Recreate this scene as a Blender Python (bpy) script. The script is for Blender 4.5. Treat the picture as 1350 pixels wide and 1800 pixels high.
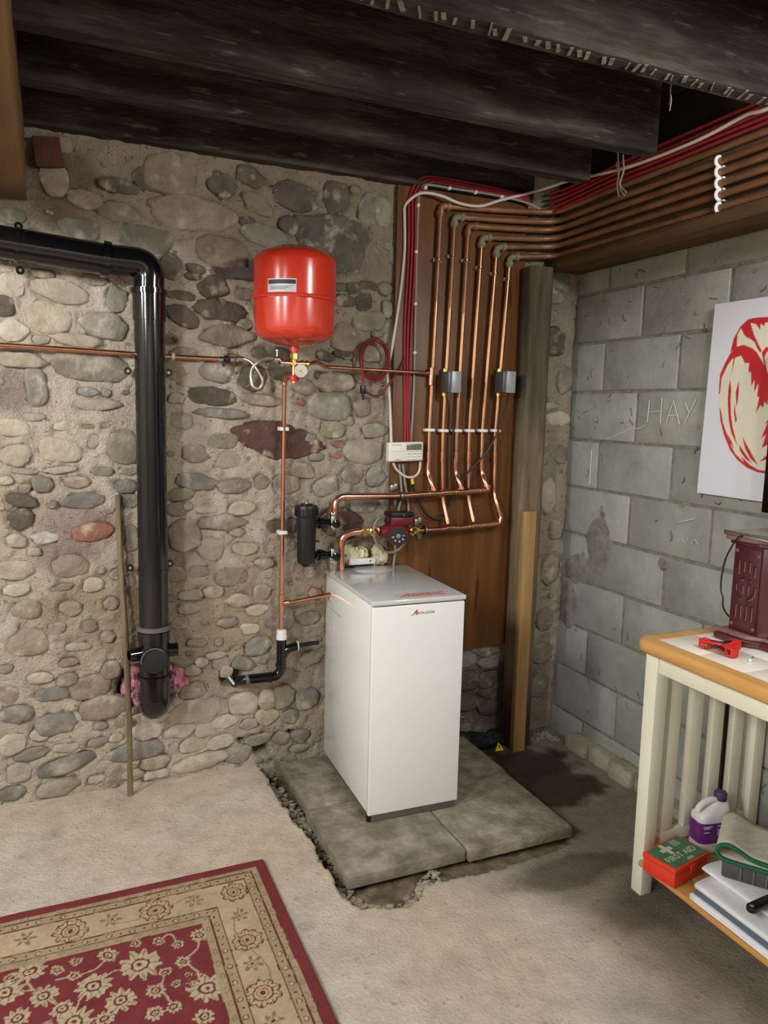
import bpy, bmesh, math, random
import numpy as np
from mathutils import Vector, Matrix, noise
random.seed(7); rng = np.random.default_rng(7)
scene = bpy.context.scene
for o in list(bpy.data.objects): bpy.data.objects.remove(o)
COL = scene.collection

# ---------------------------------------------------------------- camera
FPX = 1319.6
YAW, PIT, ROL = 0.4138, 0.1337, 0.0241
CAM = np.array([-2.2977, -3.0192, 1.5845])
def _axes():
    f = np.array([math.sin(YAW)*math.cos(PIT), math.cos(YAW)*math.cos(PIT), -math.sin(PIT)])
    r = np.array([math.cos(YAW), -math.sin(YAW), 0.0]); u = np.cross(r, f)
    return math.cos(ROL)*r + math.sin(ROL)*u, -math.sin(ROL)*r + math.cos(ROL)*u, f
CR, CU, CF = _axes()
cd = bpy.data.cameras.new('camera'); cam = bpy.data.objects.new('camera', cd); COL.objects.link(cam)
cd.sensor_fit = 'HORIZONTAL'; cd.sensor_width = 36.0; cd.lens = FPX*36/1350; cd.clip_start = 0.02; cd.clip_end = 60
cam.matrix_world = Matrix(((CR[0], CU[0], -CF[0], CAM[0]), (CR[1], CU[1], -CF[1], CAM[1]), (CR[2], CU[2], -CF[2], CAM[2]), (0, 0, 0, 1)))
scene.camera = cam

# ---------------------------------------------------------------- world, lights, exposure
w = bpy.data.worlds.new('world'); scene.world = w; w.use_nodes = True
w.node_tree.nodes['Background'].inputs[0].default_value = (0.5, 0.52, 0.55, 1)
w.node_tree.nodes['Background'].inputs[1].default_value = 0.02
def lamp_row(name, loc, length, rotz, power, col=(0.975, 0.99, 1.0), n=5):
    """a bare fluorescent fitting: a row of small round sources"""
    for k in range(n):
        t = (k/(n-1)-.5)*length
        l = bpy.data.lights.new(name, 'POINT'); l.shadow_soft_size = .05; l.energy = power/n; l.color = col
        o = bpy.data.objects.new(name, l); COL.objects.link(o)
        o.location = (loc[0]+t*math.cos(rotz), loc[1]+t*math.sin(rotz), loc[2])
# the cellar's ceiling lamps, all behind and beside the camera
lamp_row('ceiling_lamp', (-4.10, -1.55, 2.40), 1.2, math.radians(25), 44)
lamp_row('ceiling_lamp', (-3.85, -2.80, 2.40), 1.2, math.radians(45), 56)
lamp_row('ceiling_lamp', (-2.75, -3.75, 2.40), 1.2, math.radians(75), 132)
lamp_row('ceiling_lamp', (-0.42, -2.60, 2.40), 1.2, math.radians(110), 28)
scene.view_settings.view_transform = 'Standard'; scene.view_settings.look = 'None'
scene.view_settings.gamma = 1.0; scene.view_settings.use_curve_mapping = False
scene.view_settings.exposure = 1.72

# ---------------------------------------------------------------- helpers
def ray(px, py): return CF + (px-675)/FPX*CR - (py-900)/FPX*CU
def hit(px, py, ax, v):
    d = ray(px, py); t = (v - CAM[ax])/d[ax]; return Vector(CAM + t*d)
def A(px, py, off=0.0): return hit(px, py, 1, -off)       # on a plane parallel to the stone wall
def B(px, py, off=0.0): return hit(px, py, 0, -off)       # on a plane parallel to the block wall
def F(px, py, z=0.0): return hit(px, py, 2, z)            # on a level plane
def s2l(c):
    c = np.asarray(c, float)/255; return tuple(np.where(c <= .04045, c/12.92, ((c+.055)/1.055)**2.4))
def rgb(*c): return tuple(float(v) for v in s2l(c)) + (1.0,)

MATS = {}
def mat(name, c1, c2=None, rough=0.6, metal=0.0, scale=8.0, c3=None, detail=6.0, bump=0.0, bscale=60.0, stretch=None,
        rand=0.0, attr=None, coat=0.0, spec=0.5, spots=None, bdist=0.02, rvar=0.0, sss=0.0):
    """noise-mixed principled material; rand = per-object brightness spread; attr = colour attribute multiplied in"""
    m = bpy.data.materials.new(name); m.use_nodes = True; N = m.node_tree.nodes; L = m.node_tree.links
    b = N['Principled BSDF']; b.inputs['Roughness'].default_value = rough; b.inputs['Metallic'].default_value = metal
    b.inputs['Coat Weight'].default_value = coat; b.inputs['Specular IOR Level'].default_value = spec
    tc = N.new('ShaderNodeTexCoord'); vec = tc.outputs['Object']
    if rand:
        oi = N.new('ShaderNodeObjectInfo'); ad = N.new('ShaderNodeVectorMath'); ad.operation = 'ADD'
        ml = N.new('ShaderNodeMath'); ml.operation = 'MULTIPLY'; ml.inputs[1].default_value = 37.0
        L.new(oi.outputs['Random'], ml.inputs[0]); L.new(vec, ad.inputs[0]); L.new(ml.outputs[0], ad.inputs[1]); vec = ad.outputs[0]
    if stretch:
        mp = N.new('ShaderNodeMapping'); mp.inputs['Scale'].default_value = stretch; L.new(vec, mp.inputs[0]); vec = mp.outputs[0]
    nz = N.new('ShaderNodeTexNoise'); nz.inputs['Scale'].default_value = scale; nz.inputs['Detail'].default_value = detail
    nz.inputs['Roughness'].default_value = 0.62; L.new(vec, nz.inputs['Vector'])
    rp = N.new('ShaderNodeValToRGB'); e = rp.color_ramp.elements
    e[0].position = 0.32; e[1].position = 0.68; e[0].color = c1; e[1].color = c2 or c1
    if c3: x = e.new(0.5); x.color = c3
    L.new(nz.outputs['Fac'], rp.inputs[0]); out = rp.outputs[0]
    if spots:                                            # (colour, scale, threshold)
        n2 = N.new('ShaderNodeTexNoise'); n2.inputs['Scale'].default_value = spots[1]; n2.inputs['Detail'].default_value = 3
        L.new(vec, n2.inputs['Vector']); r2 = N.new('ShaderNodeValToRGB'); r2.color_ramp.elements[0].position = spots[2]; r2.color_ramp.elements[1].position = min(1, spots[2]+(spots[3] if len(spots) > 3 else .06))
        r2.color_ramp.elements[0].color = (0, 0, 0, 1); r2.color_ramp.elements[1].color = (1, 1, 1, 1)
        L.new(n2.outputs['Fac'], r2.inputs[0]); mx = N.new('ShaderNodeMix'); mx.data_type = 'RGBA'
        L.new(r2.outputs[0], mx.inputs[0]); L.new(out, mx.inputs[6]); mx.inputs[7].default_value = spots[0]; out = mx.outputs[2]
    if attr:
        at = N.new('ShaderNodeAttribute'); at.attribute_name = attr
        mx = N.new('ShaderNodeMix'); mx.data_type = 'RGBA'; mx.blend_type = 'MULTIPLY'; mx.inputs[0].default_value = 1
        L.new(out, mx.inputs[6]); L.new(at.outputs['Color'], mx.inputs[7]); out = mx.outputs[2]
    if rand:
        hs = N.new('ShaderNodeHueSaturation'); mr = N.new('ShaderNodeMapRange')
        mr.inputs['To Min'].default_value = 1-rand; mr.inputs['To Max'].default_value = 1+rand
        L.new(oi.outputs['Random'], mr.inputs['Value']); L.new(mr.outputs[0], hs.inputs['Value']); L.new(out, hs.inputs['Color']); out = hs.outputs[0]
    L.new(out, b.inputs['Base Color'])
    if rvar:
        mr = N.new('ShaderNodeMapRange'); mr.inputs['To Min'].default_value = rough-rvar; mr.inputs['To Max'].default_value = rough+rvar
        L.new(nz.outputs['Fac'], mr.inputs['Value']); L.new(mr.outputs[0], b.inputs['Roughness'])
    if bump:
        n3 = N.new('ShaderNodeTexNoise'); n3.inputs['Scale'].default_value = bscale; n3.inputs['Detail'].default_value = 8
        n3.inputs['Roughness'].default_value = 0.65
        L.new(vec, n3.inputs['Vector']); bp = N.new('ShaderNodeBump'); bp.inputs['Strength'].default_value = bump; bp.inputs['Distance'].default_value = bdist
        L.new(n3.outputs['Fac'], bp.inputs['Height']); L.new(bp.outputs[0], b.inputs['Normal'])
    MATS[name] = m; return m

class MB:
    """collects shapes in world coordinates, becomes one mesh object"""
    def __init__(s): s.v = []; s.f = []
    def add(s, vs, fs):
        k = len(s.v); s.v += [tuple(p) for p in vs]; s.f += [tuple(i+k for i in f) for f in fs]; return s
    def box(s, x0, x1, y0, y1, z0, z1, M=None):
        vs = [Vector((x, y, z)) for z in (z0, z1) for y in (y0, y1) for x in (x0, x1)]
        if M is not None: vs = [M @ v for v in vs]
        return s.add(vs, [(0, 2, 3, 1), (4, 5, 7, 6), (0, 1, 5, 4), (2, 6, 7, 3), (0, 4, 6, 2), (1, 3, 7, 5)])
    def tube(s, pts, r, n=12, cap=True):
        P = [Vector(p) for p in pts]; m = len(P); R = r if isinstance(r, (list, tuple)) else [r]*m
        T = [(P[min(i+1, m-1)]-P[max(i-1, 0)]).normalized() for i in range(m)]
        a = Vector((0, 0, 1)) if abs(T[0].z) < .9 else Vector((1, 0, 0)); u = (a-T[0]*a.dot(T[0])).normalized()
        vs = []
        for i in range(m):
            u = (u-T[i]*u.dot(T[i])).normalized(); q = T[i].cross(u)
            for k in range(n):
                t = 2*math.pi*k/n; vs.append(P[i]+(u*math.cos(t)+q*math.sin(t))*R[i])
        fs = [(i*n+k, i*n+(k+1) % n, (i+1)*n+(k+1) % n, (i+1)*n+k) for i in range(m-1) for k in range(n)]
        if cap: fs += [tuple(range(n-1, -1, -1)), tuple((m-1)*n+k for k in range(n))]
        return s.add(vs, fs)
    def lathe(s, prof, o, ax=(0, 0, 1), n=32, cap=True):
        o = Vector(o); ax = Vector(ax).normalized(); a = Vector((1, 0, 0)) if abs(ax.x) < .9 else Vector((0, 1, 0))
        u = (a-ax*a.dot(ax)).normalized(); q = ax.cross(u); m = len(prof); vs = []
        for r, h in prof:
            for k in range(n):
                t = 2*math.pi*k/n; vs.append(o+ax*h+(u*math.cos(t)+q*math.sin(t))*max(r, 1e-5))
        fs = [(i*n+k, i*n+(k+1) % n, (i+1)*n+(k+1) % n, (i+1)*n+k) for i in range(m-1) for k in range(n)]
        if cap: fs += [tuple(range(n-1, -1, -1)), tuple((m-1)*n+k for k in range(n))]
        return s.add(vs, fs)
    def prism(s, poly, o, ux, uy, dep):
        o, ux, uy, dep = Vector(o), Vector(ux), Vector(uy), Vector(dep); n = len(poly)
        bt = [o+ux*a+uy*b for a, b in poly]
        return s.add(bt+[p+dep for p in bt], [tuple(range(n-1, -1, -1)), tuple(range(n, 2*n))]+[(i, (i+1) % n, n+(i+1) % n, n+i) for i in range(n)])
    def blob(s, c, rx, ry, rz, amp=.2, fr=3.0, seg=14, seed=0.0):
        c = Vector(c); vs = []; fs = []; rows = seg//2
        for i in range(rows+1):
            ph = math.pi*i/rows
            for k in range(seg):
                t = 2*math.pi*k/seg; d = Vector((math.sin(ph)*math.cos(t), math.sin(ph)*math.sin(t), math.cos(ph)))
                f = 1+amp*noise.fractal(d*fr+Vector((seed, seed*1.7, -seed)), 1, 2, 3)
                vs.append(c+Vector((d.x*rx*f, d.y*ry*f, d.z*rz*f)))
        for i in range(rows):
            for k in range(seg): fs.append((i*seg+k, (i+1)*seg+k, (i+1)*seg+(k+1) % seg, i*seg+(k+1) % seg))
        return s.add(vs, fs)

BASE = {}
def tag(o, label, cat=None, group=None, kind=None):
    if label: o['label'] = label
    if cat: o['category'] = cat
    if group: o['group'] = group
    if kind: o['kind'] = kind
    return o
def thing(name, base, label, cat, group=None):
    o = bpy.data.objects.new(name, None); o.empty_display_size = .05; COL.objects.link(o); o.location = base
    BASE[o.name] = Vector(base); return tag(o, label, cat, group)
def link(name, me, parent=None, base=None):
    o = bpy.data.objects.new(name, me); COL.objects.link(o)
    if parent is not None: o.parent = parent; BASE[o.name] = BASE[parent.name]
    else: BASE[o.name] = Vector(base) if base is not None else Vector((0, 0, 0)); o.location = BASE[o.name]
    return o
def part(name, mb, m, parent=None, base=None, bevel=0.0, seg=2, ang=40, smooth=True, label=None):
    b = BASE[parent.name] if parent is not None else (Vector(base) if base is not None else Vector((0, 0, 0)))
    me = bpy.data.meshes.new(name)
    me.from_pydata([(v[0]-b.x, v[1]-b.y, v[2]-b.z) for v in mb.v], [], mb.f)
    bm = bmesh.new(); bm.from_mesh(me); bmesh.ops.recalc_face_normals(bm, faces=bm.faces)
    if bevel:
        es = [e for e in bm.edges if len(e.link_faces) == 2 and e.calc_face_angle(0) > math.radians(30)]
        bmesh.ops.bevel(bm, geom=es, offset=bevel, segments=seg, profile=.5, affect='EDGES', clamp_overlap=True)
    bm.to_mesh(me); bm.free()
    if smooth:
        me.polygons.foreach_set('use_smooth', [True]*len(me.polygons)); me.set_sharp_from_angle(angle=math.radians(ang))
    me.materials.append(MATS[m] if isinstance(m, str) else m)
    o = link(name, me, parent, base)
    if label: o['label'] = label
    return o
def fillet(pts, rad, n=6):
    P = [Vector(p) for p in pts]; out = [P[0]]
    for i in range(1, len(P)-1):
        a, b, c = P[i-1], P[i], P[i+1]; d1 = (a-b); d2 = (c-b); r = min(rad, d1.length*.49, d2.length*.49)
        p1 = b+d1.normalized()*r; p2 = b+d2.normalized()*r
        for k in range(n+1):
            t = k/n; out.append(p1*(1-t)**2+b*2*t*(1-t)+p2*t*t)
    out.append(P[-1]); return out
def spline(pts, n=8):
    P = [Vector(p) for p in pts]; P = [P[0]*2-P[1]]+P+[P[-1]*2-P[-2]]; out = []
    for i in range(1, len(P)-2):
        for k in range(n):
            t = k/n; a, b, c, d = P[i-1:i+3]
            out.append(.5*((2*b)+(c-a)*t+(2*a-5*b+4*c-d)*t*t+(3*b-a-3*c+d)*t**3))
    out.append(P[-2]); return out
def text_mb(body, size, o, ux, uy, nrm, dep=.0006, align='CENTER'):
    cu = bpy.data.curves.new('t', 'FONT'); cu.body = body; cu.size = size; cu.align_x = align; cu.align_y = 'CENTER'; cu.extrude = dep; cu.resolution_u = 3
    ob = bpy.data.objects.new('t', cu); COL.objects.link(ob); me = bpy.data.meshes.new_from_object(ob)
    mb = MB(); o, ux, uy, nrm = Vector(o), Vector(ux), Vector(uy), Vector(nrm)
    mb.add([o+ux*v.co.x+uy*v.co.y+nrm*v.co.z for v in me.vertices], [tuple(p.vertices) for p in me.polygons])
    bpy.data.objects.remove(ob); bpy.data.meshes.remove(me); return mb
def grid_obj(name, xs, ys, fn, m, parent=None, cols=None, attr='tint', base=None):
    """grid surface; fn(U,V) -> world xyz arrays; cols(U,V) -> rgb (linear)"""
    U, V = np.meshgrid(xs, ys); X, Y, Z = fn(U, V); nx, ny = len(xs), len(ys)
    b = BASE[parent.name] if parent is not None else (Vector(base) if base is not None else Vector((0, 0, 0)))
    co = np.stack([X-b.x, Y-b.y, Z-b.z], -1).reshape(-1, 3)
    i = np.arange(nx*ny).reshape(ny, nx)
    q = np.stack([i[:-1, :-1], i[:-1, 1:], i[1:, 1:], i[1:, :-1]], -1).reshape(-1, 4)
    me = bpy.data.meshes.new(name); me.vertices.add(len(co)); me.vertices.foreach_set('co', co.ravel())
    me.loops.add(q.size); me.loops.foreach_set('vertex_index', q.ravel().astype(np.int32))
    me.polygons.add(len(q)); me.polygons.foreach_set('loop_start', np.arange(0, q.size, 4, dtype=np.int32))
    me.update(calc_edges=True); me.validate()
    me.polygons.foreach_set('use_smooth', [True]*len(q))
    if cols is not None:
        c = cols(U, V).reshape(-1, 3); at = me.color_attributes.new(attr, 'FLOAT_COLOR', 'POINT')
        at.data.foreach_set('color', np.concatenate([c, np.ones((len(c), 1))], 1).ravel())
    me.materials.append(MATS[m] if isinstance(m, str) else m)
    return link(name, me, parent, base)
def vnoise(X, Y, sc, seed=0, octv=4):
    """cheap value noise, numpy, about -1..1"""
    out = np.zeros_like(X, float); amp = 1.0; tot = 0
    for o in range(octv):
        g = np.random.default_rng(seed*31+o).random((64, 64))*2-1
        x = X*sc*2**o; y = Y*sc*2**o; xi = np.floor(x).astype(int); yi = np.floor(y).astype(int); fx = x-xi; fy = y-yi
        fx = fx*fx*(3-2*fx); fy = fy*fy*(3-2*fy)
        g00 = g[xi % 64, yi % 64]; g10 = g[(xi+1) % 64, yi % 64]; g01 = g[xi % 64, (yi+1) % 64]; g11 = g[(xi+1) % 64, (yi+1) % 64]
        out += amp*((g00*(1-fx)+g10*fx)*(1-fy)+(g01*(1-fx)+g11*fx)*fy); tot += amp; amp *= .55
    return out/tot*1.6
def sstep(a, b, x):
    t = np.clip((x-a)/(b-a), 0, 1); return t*t*(3-2*t)
def inpoly(X, Y, poly):
    r = np.zeros(X.shape, bool); n = len(poly)
    for i in range(n):
        x1, y1 = poly[i]; x2, y2 = poly[(i+1) % n]
        c = ((y1 > Y) != (y2 > Y)) & (X < (x2-x1)*(Y-y1)/((y2-y1) if y2 != y1 else 1e-9)+x1); r ^= c
    return r

# ---------------------------------------------------------------- materials
mat('mortar', rgb(224, 212, 196), rgb(252, 244, 232), scale=9, c3=rgb(240, 230, 215), rough=.95, bump=1.0, bscale=95, attr='tint', spec=.2, bdist=.035, spots=(rgb(176, 160, 138), 60, .64))
FAM = dict(g=((124, 117, 104), (158, 150, 134)), d=((86, 77, 66), (118, 108, 95)), b=((134, 120, 103), (166, 152, 133)), t=((156, 144, 125), (188, 176, 156)),
           p=((74, 50, 48), (100, 72, 66)), o=((130, 122, 98), (158, 150, 124)), r=((140, 92, 76), (166, 118, 100)), l=((168, 157, 138), (198, 188, 170)),
           u=((116, 110, 103), (150, 143, 133)), c=((160, 151, 147), (196, 187, 182)))
for k, (a, b) in FAM.items():
    mat('stone_'+k, rgb(*a), rgb(*b), scale=14, rough=.85, bump=.7, bscale=38, rand=.16, spec=.3, bdist=.02, spots=(rgb(196, 185, 166), 16, .56, .20))
mat('block', rgb(138, 140, 132), rgb(168, 169, 160), scale=5, c3=rgb(154, 156, 147), rough=.8, bump=.35, bscale=55, rand=.07, spec=.3, spots=(rgb(112, 104, 94), 7, .70), bdist=.01)
mat('block_mortar', rgb(122, 117, 108), rgb(156, 151, 141), scale=20, rough=.95, bump=.6, bscale=80, spec=.2)
mat('chalk', rgb(214, 214, 206), rough=.9)
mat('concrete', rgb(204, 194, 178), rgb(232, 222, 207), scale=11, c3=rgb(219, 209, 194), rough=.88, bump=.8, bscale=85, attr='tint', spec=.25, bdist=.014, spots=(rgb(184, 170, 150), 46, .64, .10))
mat('paving', rgb(112, 103, 86), rgb(178, 168, 148), scale=9, c3=rgb(146, 136, 117), rough=.8, bump=.9, bscale=45, rand=.05, spec=.3, spots=(rgb(92, 80, 62), 6, .70), bdist=.012)
mat('joist', rgb(48, 42, 37), rgb(106, 96, 84), scale=5, c3=rgb(72, 63, 55), rough=.9, bump=.9, bscale=34, stretch=(.6, 6, 4), rand=.12, spec=.2, spots=(rgb(124, 113, 99), 16, .62, .12), bdist=.03)
mat('ceiling_board', rgb(34, 28, 24), rgb(52, 44, 38), scale=5, rough=.95, spec=.1)
mat('plain_wall', rgb(196, 188, 174), rgb(206, 198, 186), scale=4, rough=.9)
mat('plywood', rgb(108, 78, 46), rgb(138, 104, 66), scale=2.2, rough=.55, stretch=(7, 1, .9), bump=.12, bscale=30, spec=.3)
mat('board_wood', rgb(88, 56, 28), rgb(122, 82, 44), scale=1.6, c3=rgb(104, 67, 34), rough=.42, stretch=(9, 1, .8), bump=.1, bscale=40, spec=.4, spots=(rgb(74, 45, 23), 2.6, .62))
mat('post_wood', rgb(98, 87, 71), rgb(150, 135, 113), scale=3, rough=.85, stretch=(9, 9, .8), bump=.5, bscale=20, attr='tint', spec=.2)
mat('batten_wood', rgb(150, 116, 72), rgb(176, 142, 94), scale=3, rough=.75, stretch=(9, 9, .8), bump=.25, bscale=25, spec=.25, spots=(rgb(98, 72, 46), 3, .70))
mat('ledge_wood', rgb(74, 54, 36), rgb(116, 92, 66), scale=3, rough=.85, stretch=(6, .6, 6), bump=.4, bscale=25, spec=.2)
mat('stick_wood', rgb(98, 84, 62), rgb(138, 120, 90), scale=6, rough=.75, stretch=(8, 8, .8), bump=.4, bscale=40)
mat('pine', rgb(196, 142, 76), rgb(218, 168, 100), scale=3, rough=.38, stretch=(9, .9, 9), bump=.06, bscale=30, coat=.2)
mat('cream_paint', rgb(232, 231, 208), rgb(239, 238, 218), scale=5, rough=.4, spots=(rgb(198, 190, 158), 14, .74))
mat('tile_cream', rgb(232, 224, 204), rgb(240, 233, 216), scale=6, rough=.25)
mat('white_enamel', rgb(242, 242, 238), rough=.16, coat=.4)
mat('lid_enamel', rgb(206, 208, 206), rough=.12, coat=.3)
mat('plinth_grey', rgb(96, 92, 84), rough=.5)
mat('dark', rgb(18, 17, 17), rough=.6)
mat('line_grey', rgb(150, 152, 150), rough=.4)
mat('print_red', rgb(196, 96, 82), rough=.5)
mat('print_grey', rgb(96, 96, 92), rough=.5)
mat('print_black', rgb(34, 34, 36), rough=.5)
mat('print_white', rgb(238, 236, 232), rough=.45)
mat('silver_label', rgb(206, 206, 208), rough=.35)
mat('red_enamel', rgb(206, 56, 34), rough=.22, coat=.7)
mat('red_plastic', rgb(206, 40, 30), rough=.4)
mat('copper', rgb(214, 152, 124), rgb(230, 174, 148), rough=.24, metal=1, scale=9, rvar=.08)
mat('copper_warm', rgb(160, 116, 84), rgb(190, 146, 110), rough=.38, metal=1, scale=7, rvar=.1)
mat('copper_dull', rgb(128, 90, 62), rgb(164, 120, 86), rough=.45, metal=.45, scale=9, rvar=.12)
mat('verdigris', rgb(108, 120, 104), rgb(150, 132, 96), scale=60, rough=.7, metal=.3)
mat('brass', rgb(206, 168, 92), rgb(226, 192, 120), rough=.25, metal=1)
mat('chrome', rgb(206, 206, 204), rough=.18, metal=1)
mat('steel', rgb(176, 176, 174), rough=.38, metal=1)
mat('braid', rgb(170, 168, 162), rgb(206, 204, 198), scale=220, rough=.4, metal=.9)
mat('black_plastic', rgb(14, 14, 16), rough=.13, coat=.2)
mat('black_matt', rgb(20, 20, 22), rough=.42)
mat('grey_ring', rgb(96, 96, 96), rough=.45)
mat('white_plastic', rgb(232, 232, 228), rough=.4)
mat('cream_plastic', rgb(230, 226, 208), rough=.4)
mat('lcd', rgb(98, 106, 90), rgb(112, 120, 102), rough=.25)
mat('actuator_grey', rgb(156, 158, 160), rough=.4, metal=.3)
mat('actuator_side', rgb(90, 92, 94), rough=.45, metal=.5)
mat('red_cable', rgb(146, 36, 44), rough=.45)
mat('dark_red_cable', rgb(110, 36, 32), rough=.5)
mat('white_cable', rgb(212, 202, 190), rough=.5)
mat('grey_cable', rgb(140, 140, 128), rough=.5)
mat('black_cable', rgb(26, 22, 22), rough=.45)
mat('yellow', rgb(226, 196, 40), rough=.5)
mat('pink_foam', rgb(200, 122, 142), rgb(228, 170, 182), scale=30, rough=.8, bump=.6, bscale=60, c3=rgb(214, 144, 162))
mat('cream_foam', rgb(214, 202, 158), rgb(238, 230, 196), scale=18, rough=.85, bump=.5, bscale=50)
mat('pump_red', rgb(112, 28, 40), rough=.4)
mat('mud', rgb(92, 86, 77), rgb(120, 114, 104), scale=30, rough=.95)
mat('lime', rgb(104, 95, 84), rgb(150, 140, 126), scale=40, rough=.95)
mat('cobweb', rgb(150, 138, 120), rough=.95)
mat('rust', rgb(74, 44, 34), rgb(98, 60, 44), scale=20, rough=.9, bump=.4)
mat('soil', rgb(62, 56, 48), rgb(120, 112, 98), scale=30, rough=.95, bump=.8, bscale=90)
mat('rubble', rgb(134, 123, 105), rgb(186, 174, 154), scale=18, rough=.9, bump=.5)
mat('rug', rgb(236, 236, 236), rgb(255, 255, 255), scale=300, rough=.97, bump=.5, bscale=500, attr='tint', spec=.1, bdist=.004)
mat('canvas', rgb(255, 255, 255), rough=.6, attr='tint', bump=.05, bscale=200)
mat('burgundy', rgb(74, 22, 30), rgb(86, 27, 36), scale=4, rough=.32, coat=.3)
mat('burgundy_dusty', rgb(116, 72, 72), rgb(146, 112, 106), scale=14, rough=.5)
mat('grille_dark', rgb(40, 16, 18), rough=.8)
mat('slot_rim', rgb(128, 88, 78), rough=.5)
mat('tray_metal', rgb(136, 128, 122), rgb(160, 152, 146), scale=10, rough=.45, metal=.4)
mat('aid_red', rgb(226, 62, 36), rough=.4)
mat('aid_green', rgb(70, 116, 78), rough=.45)
mat('aid_print', rgb(206, 202, 182), rough=.5)
mat('jug_white', rgb(226, 224, 222), rough=.35)
mat('jug_label', rgb(92, 34, 110), rgb(112, 48, 128), scale=30, rough=.4)
mat('jug_cap', rgb(64, 52, 92), rough=.45)
mat('mat_beige', rgb(196, 190, 170), rgb(216, 210, 192), scale=12, rough=.9, stretch=(1, 12, 1), bump=.2)
mat('mat_green', rgb(26, 96, 66), rgb(36, 112, 80), scale=40, rough=.9, bump=.3)
mat('crate_grey', rgb(62, 62, 64), rgb(78, 78, 80), scale=20, rough=.55)
mat('crate_rib', rgb(104, 104, 104), rough=.6)
mat('cloth_white', rgb(228, 228, 232), rgb(240, 240, 242), scale=9, rough=.85, bump=.2, bscale=40)
mat('cloth_grey', rgb(96, 108, 116), rough=.9)
mat('dark_board', rgb(46, 32, 30), rgb(58, 42, 38), scale=5, rough=.6)
mat('screen', rgb(10, 10, 14), rough=.12)
mat('screen_edge', rgb(120, 120, 124), rough=.4)
mat('bin_black', rgb(20, 19, 18), rgb(34, 32, 30), scale=20, rough=.55, bump=.6, bscale=30)

# ================================================================ THE SETTING
# ---------------------------------------------------------------- floor, with the broken-out hole round the paving slabs
HOLE_PX = [(448,1338),(462,1365),(472,1385),(485,1408),(500,1425),(508,1440),(522,1452),(532,1463),(545,1478),(553,1490),(556,1505),(566,1525),(580,1545),(592,1562),(605,1582),(618,1592),(635,1603),(665,1603),(700,1597),(722,1585),(738,1572),(742,1548),(775,1532),(850,1514),(905,1499),(950,1484),(985,1474),(1006,1466),(962,1420),(908,1370),(852,1310),(815,1286),(700,1280),(560,1296)]
HOLE = [tuple(F(x, y, .03))[:2] for x, y in HOLE_PX]
def floor_base(X): return -.012+.066*sstep(-.95, -1.62, X)
def hole_mask(X, Y):
    n1 = vnoise(X, Y, 26, 5)*.012; n2 = vnoise(Y+3, X, 26, 6)*.012
    return inpoly(X+n1, Y+n2, HOLE)
def floor_fn(X, Y):
    Z = floor_base(X)+vnoise(X, Y, 3.2, 2)*.0035+vnoise(X, Y, 18, 3)*.0012
    h = hole_mask(X, Y); Z = np.where(h, -.022+vnoise(X, Y, 30, 9)*.010, Z)
    return X, Y, Z
def blotch(X, Y, c, rx, ry, seed, soft=.5):
    d = np.hypot((X-c[0])/rx, (Y-c[1])/ry)+vnoise(X, Y, 9, seed)*.28
    return 1-sstep(1-soft, 1.0, d)
def floor_cols(X, Y):
    C = np.ones(X.shape+(3,))*np.array(s2l((246, 242, 236)))
    def mixin(m, c):
        nonlocal C; C = C*(1-m[..., None])+np.array(s2l(c))*m[..., None]
    mixin(.4*sstep(.1, .9, vnoise(X, Y, 1.6, 21)+.3), (255, 233, 214))
    # grey tint growing towards the block wall
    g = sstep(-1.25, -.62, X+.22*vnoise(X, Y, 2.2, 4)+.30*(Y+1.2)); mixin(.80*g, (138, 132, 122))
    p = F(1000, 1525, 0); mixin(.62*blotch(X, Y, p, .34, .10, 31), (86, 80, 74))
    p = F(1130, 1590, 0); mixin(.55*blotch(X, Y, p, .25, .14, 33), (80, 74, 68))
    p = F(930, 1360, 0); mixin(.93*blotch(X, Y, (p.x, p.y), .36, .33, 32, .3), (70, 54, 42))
    p = F(985, 1285, 0); mixin(.5*blotch(X, Y, p, .16, .14, 34), (150, 150, 136))
    for q, r in (((90, 1470), .05), ((36, 1508), .03), ((545, 1700), .03), ((540, 1630), .035), ((205, 1410), .06)):
        p = F(q[0], q[1], .05); mixin(.22*blotch(X, Y, p, r, r*.8, int(q[0])), (120, 108, 92))
    h = hole_mask(X, Y); n = vnoise(X, Y, 22, 8)[..., None]*.5+.5
    C = np.where(h[..., None], np.array(s2l((104, 96, 84)))*(1-n)+np.array(s2l((168, 156, 136)))*n, C)
    return C
def axis(a, b, lo, hi, fine, coarse):
    l = list(np.arange(lo, a, coarse))+list(np.arange(a, b, fine))+list(np.arange(b, hi, coarse))+[hi]; return np.array(l)
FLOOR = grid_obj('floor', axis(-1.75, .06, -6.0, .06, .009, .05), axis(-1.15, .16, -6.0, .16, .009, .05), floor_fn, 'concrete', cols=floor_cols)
tag(FLOOR, 'worn cream concrete cellar floor with grey damp patches', kind='structure')

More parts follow.
